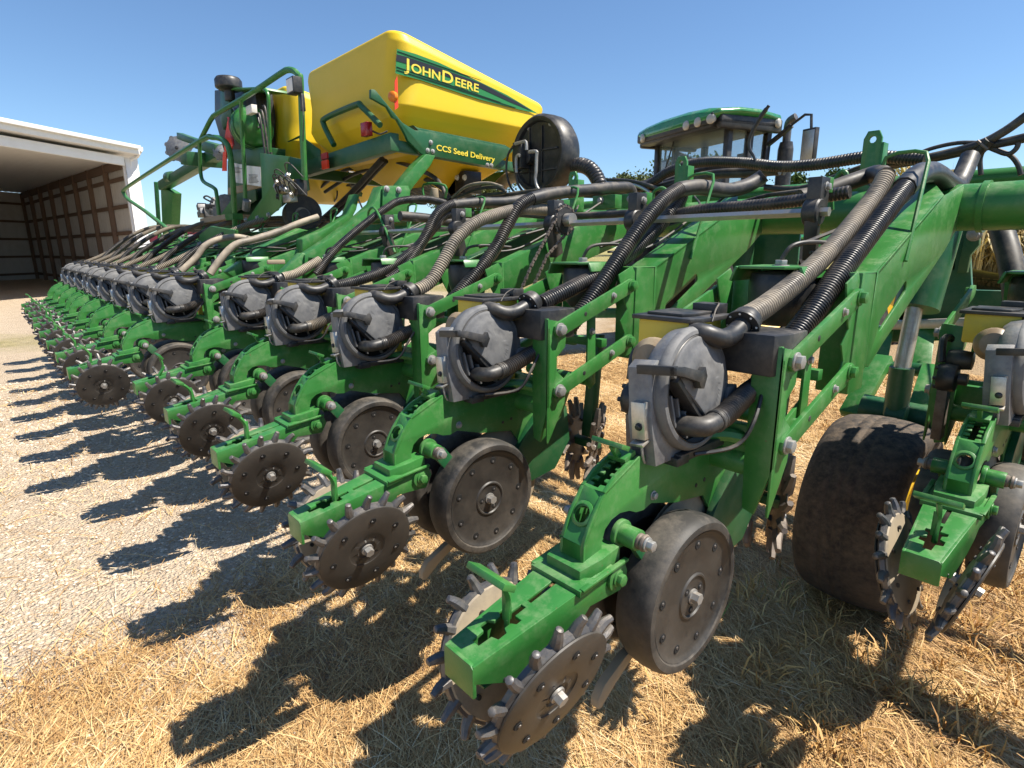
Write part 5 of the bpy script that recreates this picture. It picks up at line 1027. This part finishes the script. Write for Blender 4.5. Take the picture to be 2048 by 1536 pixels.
put_tree(980, 352, 130, 'low tree seen under the tank beam', 9, 'leaf_b'); put_tree(905, 362, 130, 'tree left of the vacuum fan, mostly hidden', 10)
put_tree(372, 460, 210, 'tiny distant tree between shed and ladder', 11); put_tree(465, 440, 200, 'distant tree behind the ladder', 12)
# corn
mat('corn_leaf', (.26, .27, .07), .6, c2=(.5, .40, .16), c2s=.8); mat('corn_dry', (.62, .47, .22), .7, c2=(.48, .36, .15), c2s=1.)
rg = np.random.default_rng(11); b = MB(); V = []; Fd = []; Fg = []
p0 = at(1885, 487, depth=22); p1 = at(2160, 487, depth=15.5); dirr = (p1 - p0); dirr.z = 0; nrm = Vector((-dirr.y, dirr.x, 0)).normalized()
if nrm.dot(FW) < 0: nrm = -nrm
VB = [];
for row in range(9):
    for i in range(150):
        p = p0 + dirr * ((i + rg.uniform(-.3, .3)) / 150) + nrm * (row * .75 + rg.uniform(-.1, .1)); p.z = .25 + row * .18
        if p.x < p0.x: continue
        h = rg.uniform(2.3, 3.0)
        tl = Vector((rg.uniform(-.1, .1), rg.uniform(-.1, .1), 0)); s_ = .015; o_ = len(V); top = p + Vector((0, 0, h)) + tl
        V += [p + Vector((s_, 0, 0)), p - Vector((s_, 0, 0)), top]; Fd.append((o_, o_ + 1, o_ + 2)); V += [p + Vector((0, s_, 0)), p - Vector((0, s_, 0)), top]; Fd.append((o_ + 3, o_ + 4, o_ + 5))
        for k in range(9):
            z = h * (.15 + .08 * k + rg.uniform(0, .05)) ; a = rg.uniform(0, 6.28); L_ = rg.uniform(.35, .7); d = Vector((math.cos(a), math.sin(a), 0)); sd = Vector((-d.y, d.x, 0)) * .04; q = p + tl * z / h + Vector((0, 0, z)); m1 = q + d * L_ * .5 + Vector((0, 0, .22)); m2 = q + d * L_ + Vector((0, 0, rg.uniform(-.35, .1)))
            o_ = len(V); V += [q - sd * .6, q + sd * .6, m1 + sd, m1 - sd, m2]; (Fd if (k < 4 or rg.random() < .45) else Fg).extend([(o_, o_ + 1, o_ + 2, o_ + 3), (o_ + 3, o_ + 2, o_ + 4)])
b.add(V, Fd, 'corn_dry'); k = b.mi('corn_leaf'); b.f += Fg; b.m += [k] * len(Fg)
me = bpy.data.meshes.new('corn_field'); me.from_pydata([tuple(v) for v in b.v], [], b.f); [me.materials.append(x) for x in b.mats]; me.polygons.foreach_set('material_index', b.m); o = bpy.data.objects.new('corn_field', me); col.objects.link(o); tag(o, 'ripening corn with drying lower leaves standing in a field behind the planter', 'corn', kind='stuff')
# bank the corn stands on and low far fields
mat('field_soil', (.42, .34, .15), .95, c2=(.25, .26, .08), c2s=.8)
b = MB(); a0 = p0 - dirr * .2 - nrm * .6; a1 = p1 + dirr * .3 - nrm * .6; b.add([a0 - Vector((0, 0, a0.z)) - nrm * .5, a1 - Vector((0, 0, a1.z)) - nrm * .5, Vector((a1.x, a1.y, .25)), Vector((a0.x, a0.y, .25)), Vector((a1.x, a1.y, 0)) + nrm * 9 + Vector((0, 0, 1.9)), Vector((a0.x, a0.y, 0)) + nrm * 9 + Vector((0, 0, 1.9))], [(0, 1, 2, 3), (3, 2, 4, 5)], 'field_soil'); tag(b.build('terrain'), kind='structure')
# distant red harvester heads seen beside the shed
mat('maroon', (.16, .02, .03), .3); mat('silver', (.5, .5, .52), .4)
for px, py, wpx, d, lb in ((318, 478, 46, 42, 'dark red farm machine parked far behind, right beside the shed corner'), (396, 462, 60, 38, 'dark red machine with a silver stripe, parked far behind the ladder')):
    base = at(px, HZ(px), depth=d); base.z = 0; e = empty('grain_wagon', base); tag(e, lb, 'farm machine', 'dark red machines far behind'); sc = d / F; wv = wpx * sc; ht = 1.6 + (HZ(px) - py + 8) * sc
    dx = RT.copy(); dx.z = 0; dx.normalize(); Rz = Matrix.Rotation(math.atan2(dx.y, dx.x), 3, 'Z')
    def rb(b, c, s, m_): b.box(Rz @ Vector(c), s, m_, Rz)
    b = MB(); rb(b, (0, 0, ht - .45), (wv, 1.8, .7), 'maroon'); rb(b, (0, 0, ht - 1.1), (wv * .95, 1.6, .7), 'maroon'); b.build('body', e, .12)
    b = MB(); rb(b, (0, -.93, ht - .62), (wv * .98, .06, .12), 'silver'); rb(b, (0, 0, ht - .06), (wv * .9, 1.5, .1), 'black_plastic'); rb(b, (0, -.93, ht - 1.0), (wv * .9, .06, .2), 'silver'); b.build('trim', e, .02)
    for s in (-1, 1):
        b = MB(); q = Rz @ Vector((s * wv * .3, -.8, .55)); b.cyl(q, q + Rz @ Vector((0, .35, 0)), .55, 'rubber', 24); b.build('wheel', e)
    b = MB(); rb(b, (0, 0, (ht - 1.3) / 2 + .3), (wv * .5, 1.2, ht - 1.6), 'black_plastic'); b.build('chassis', e)
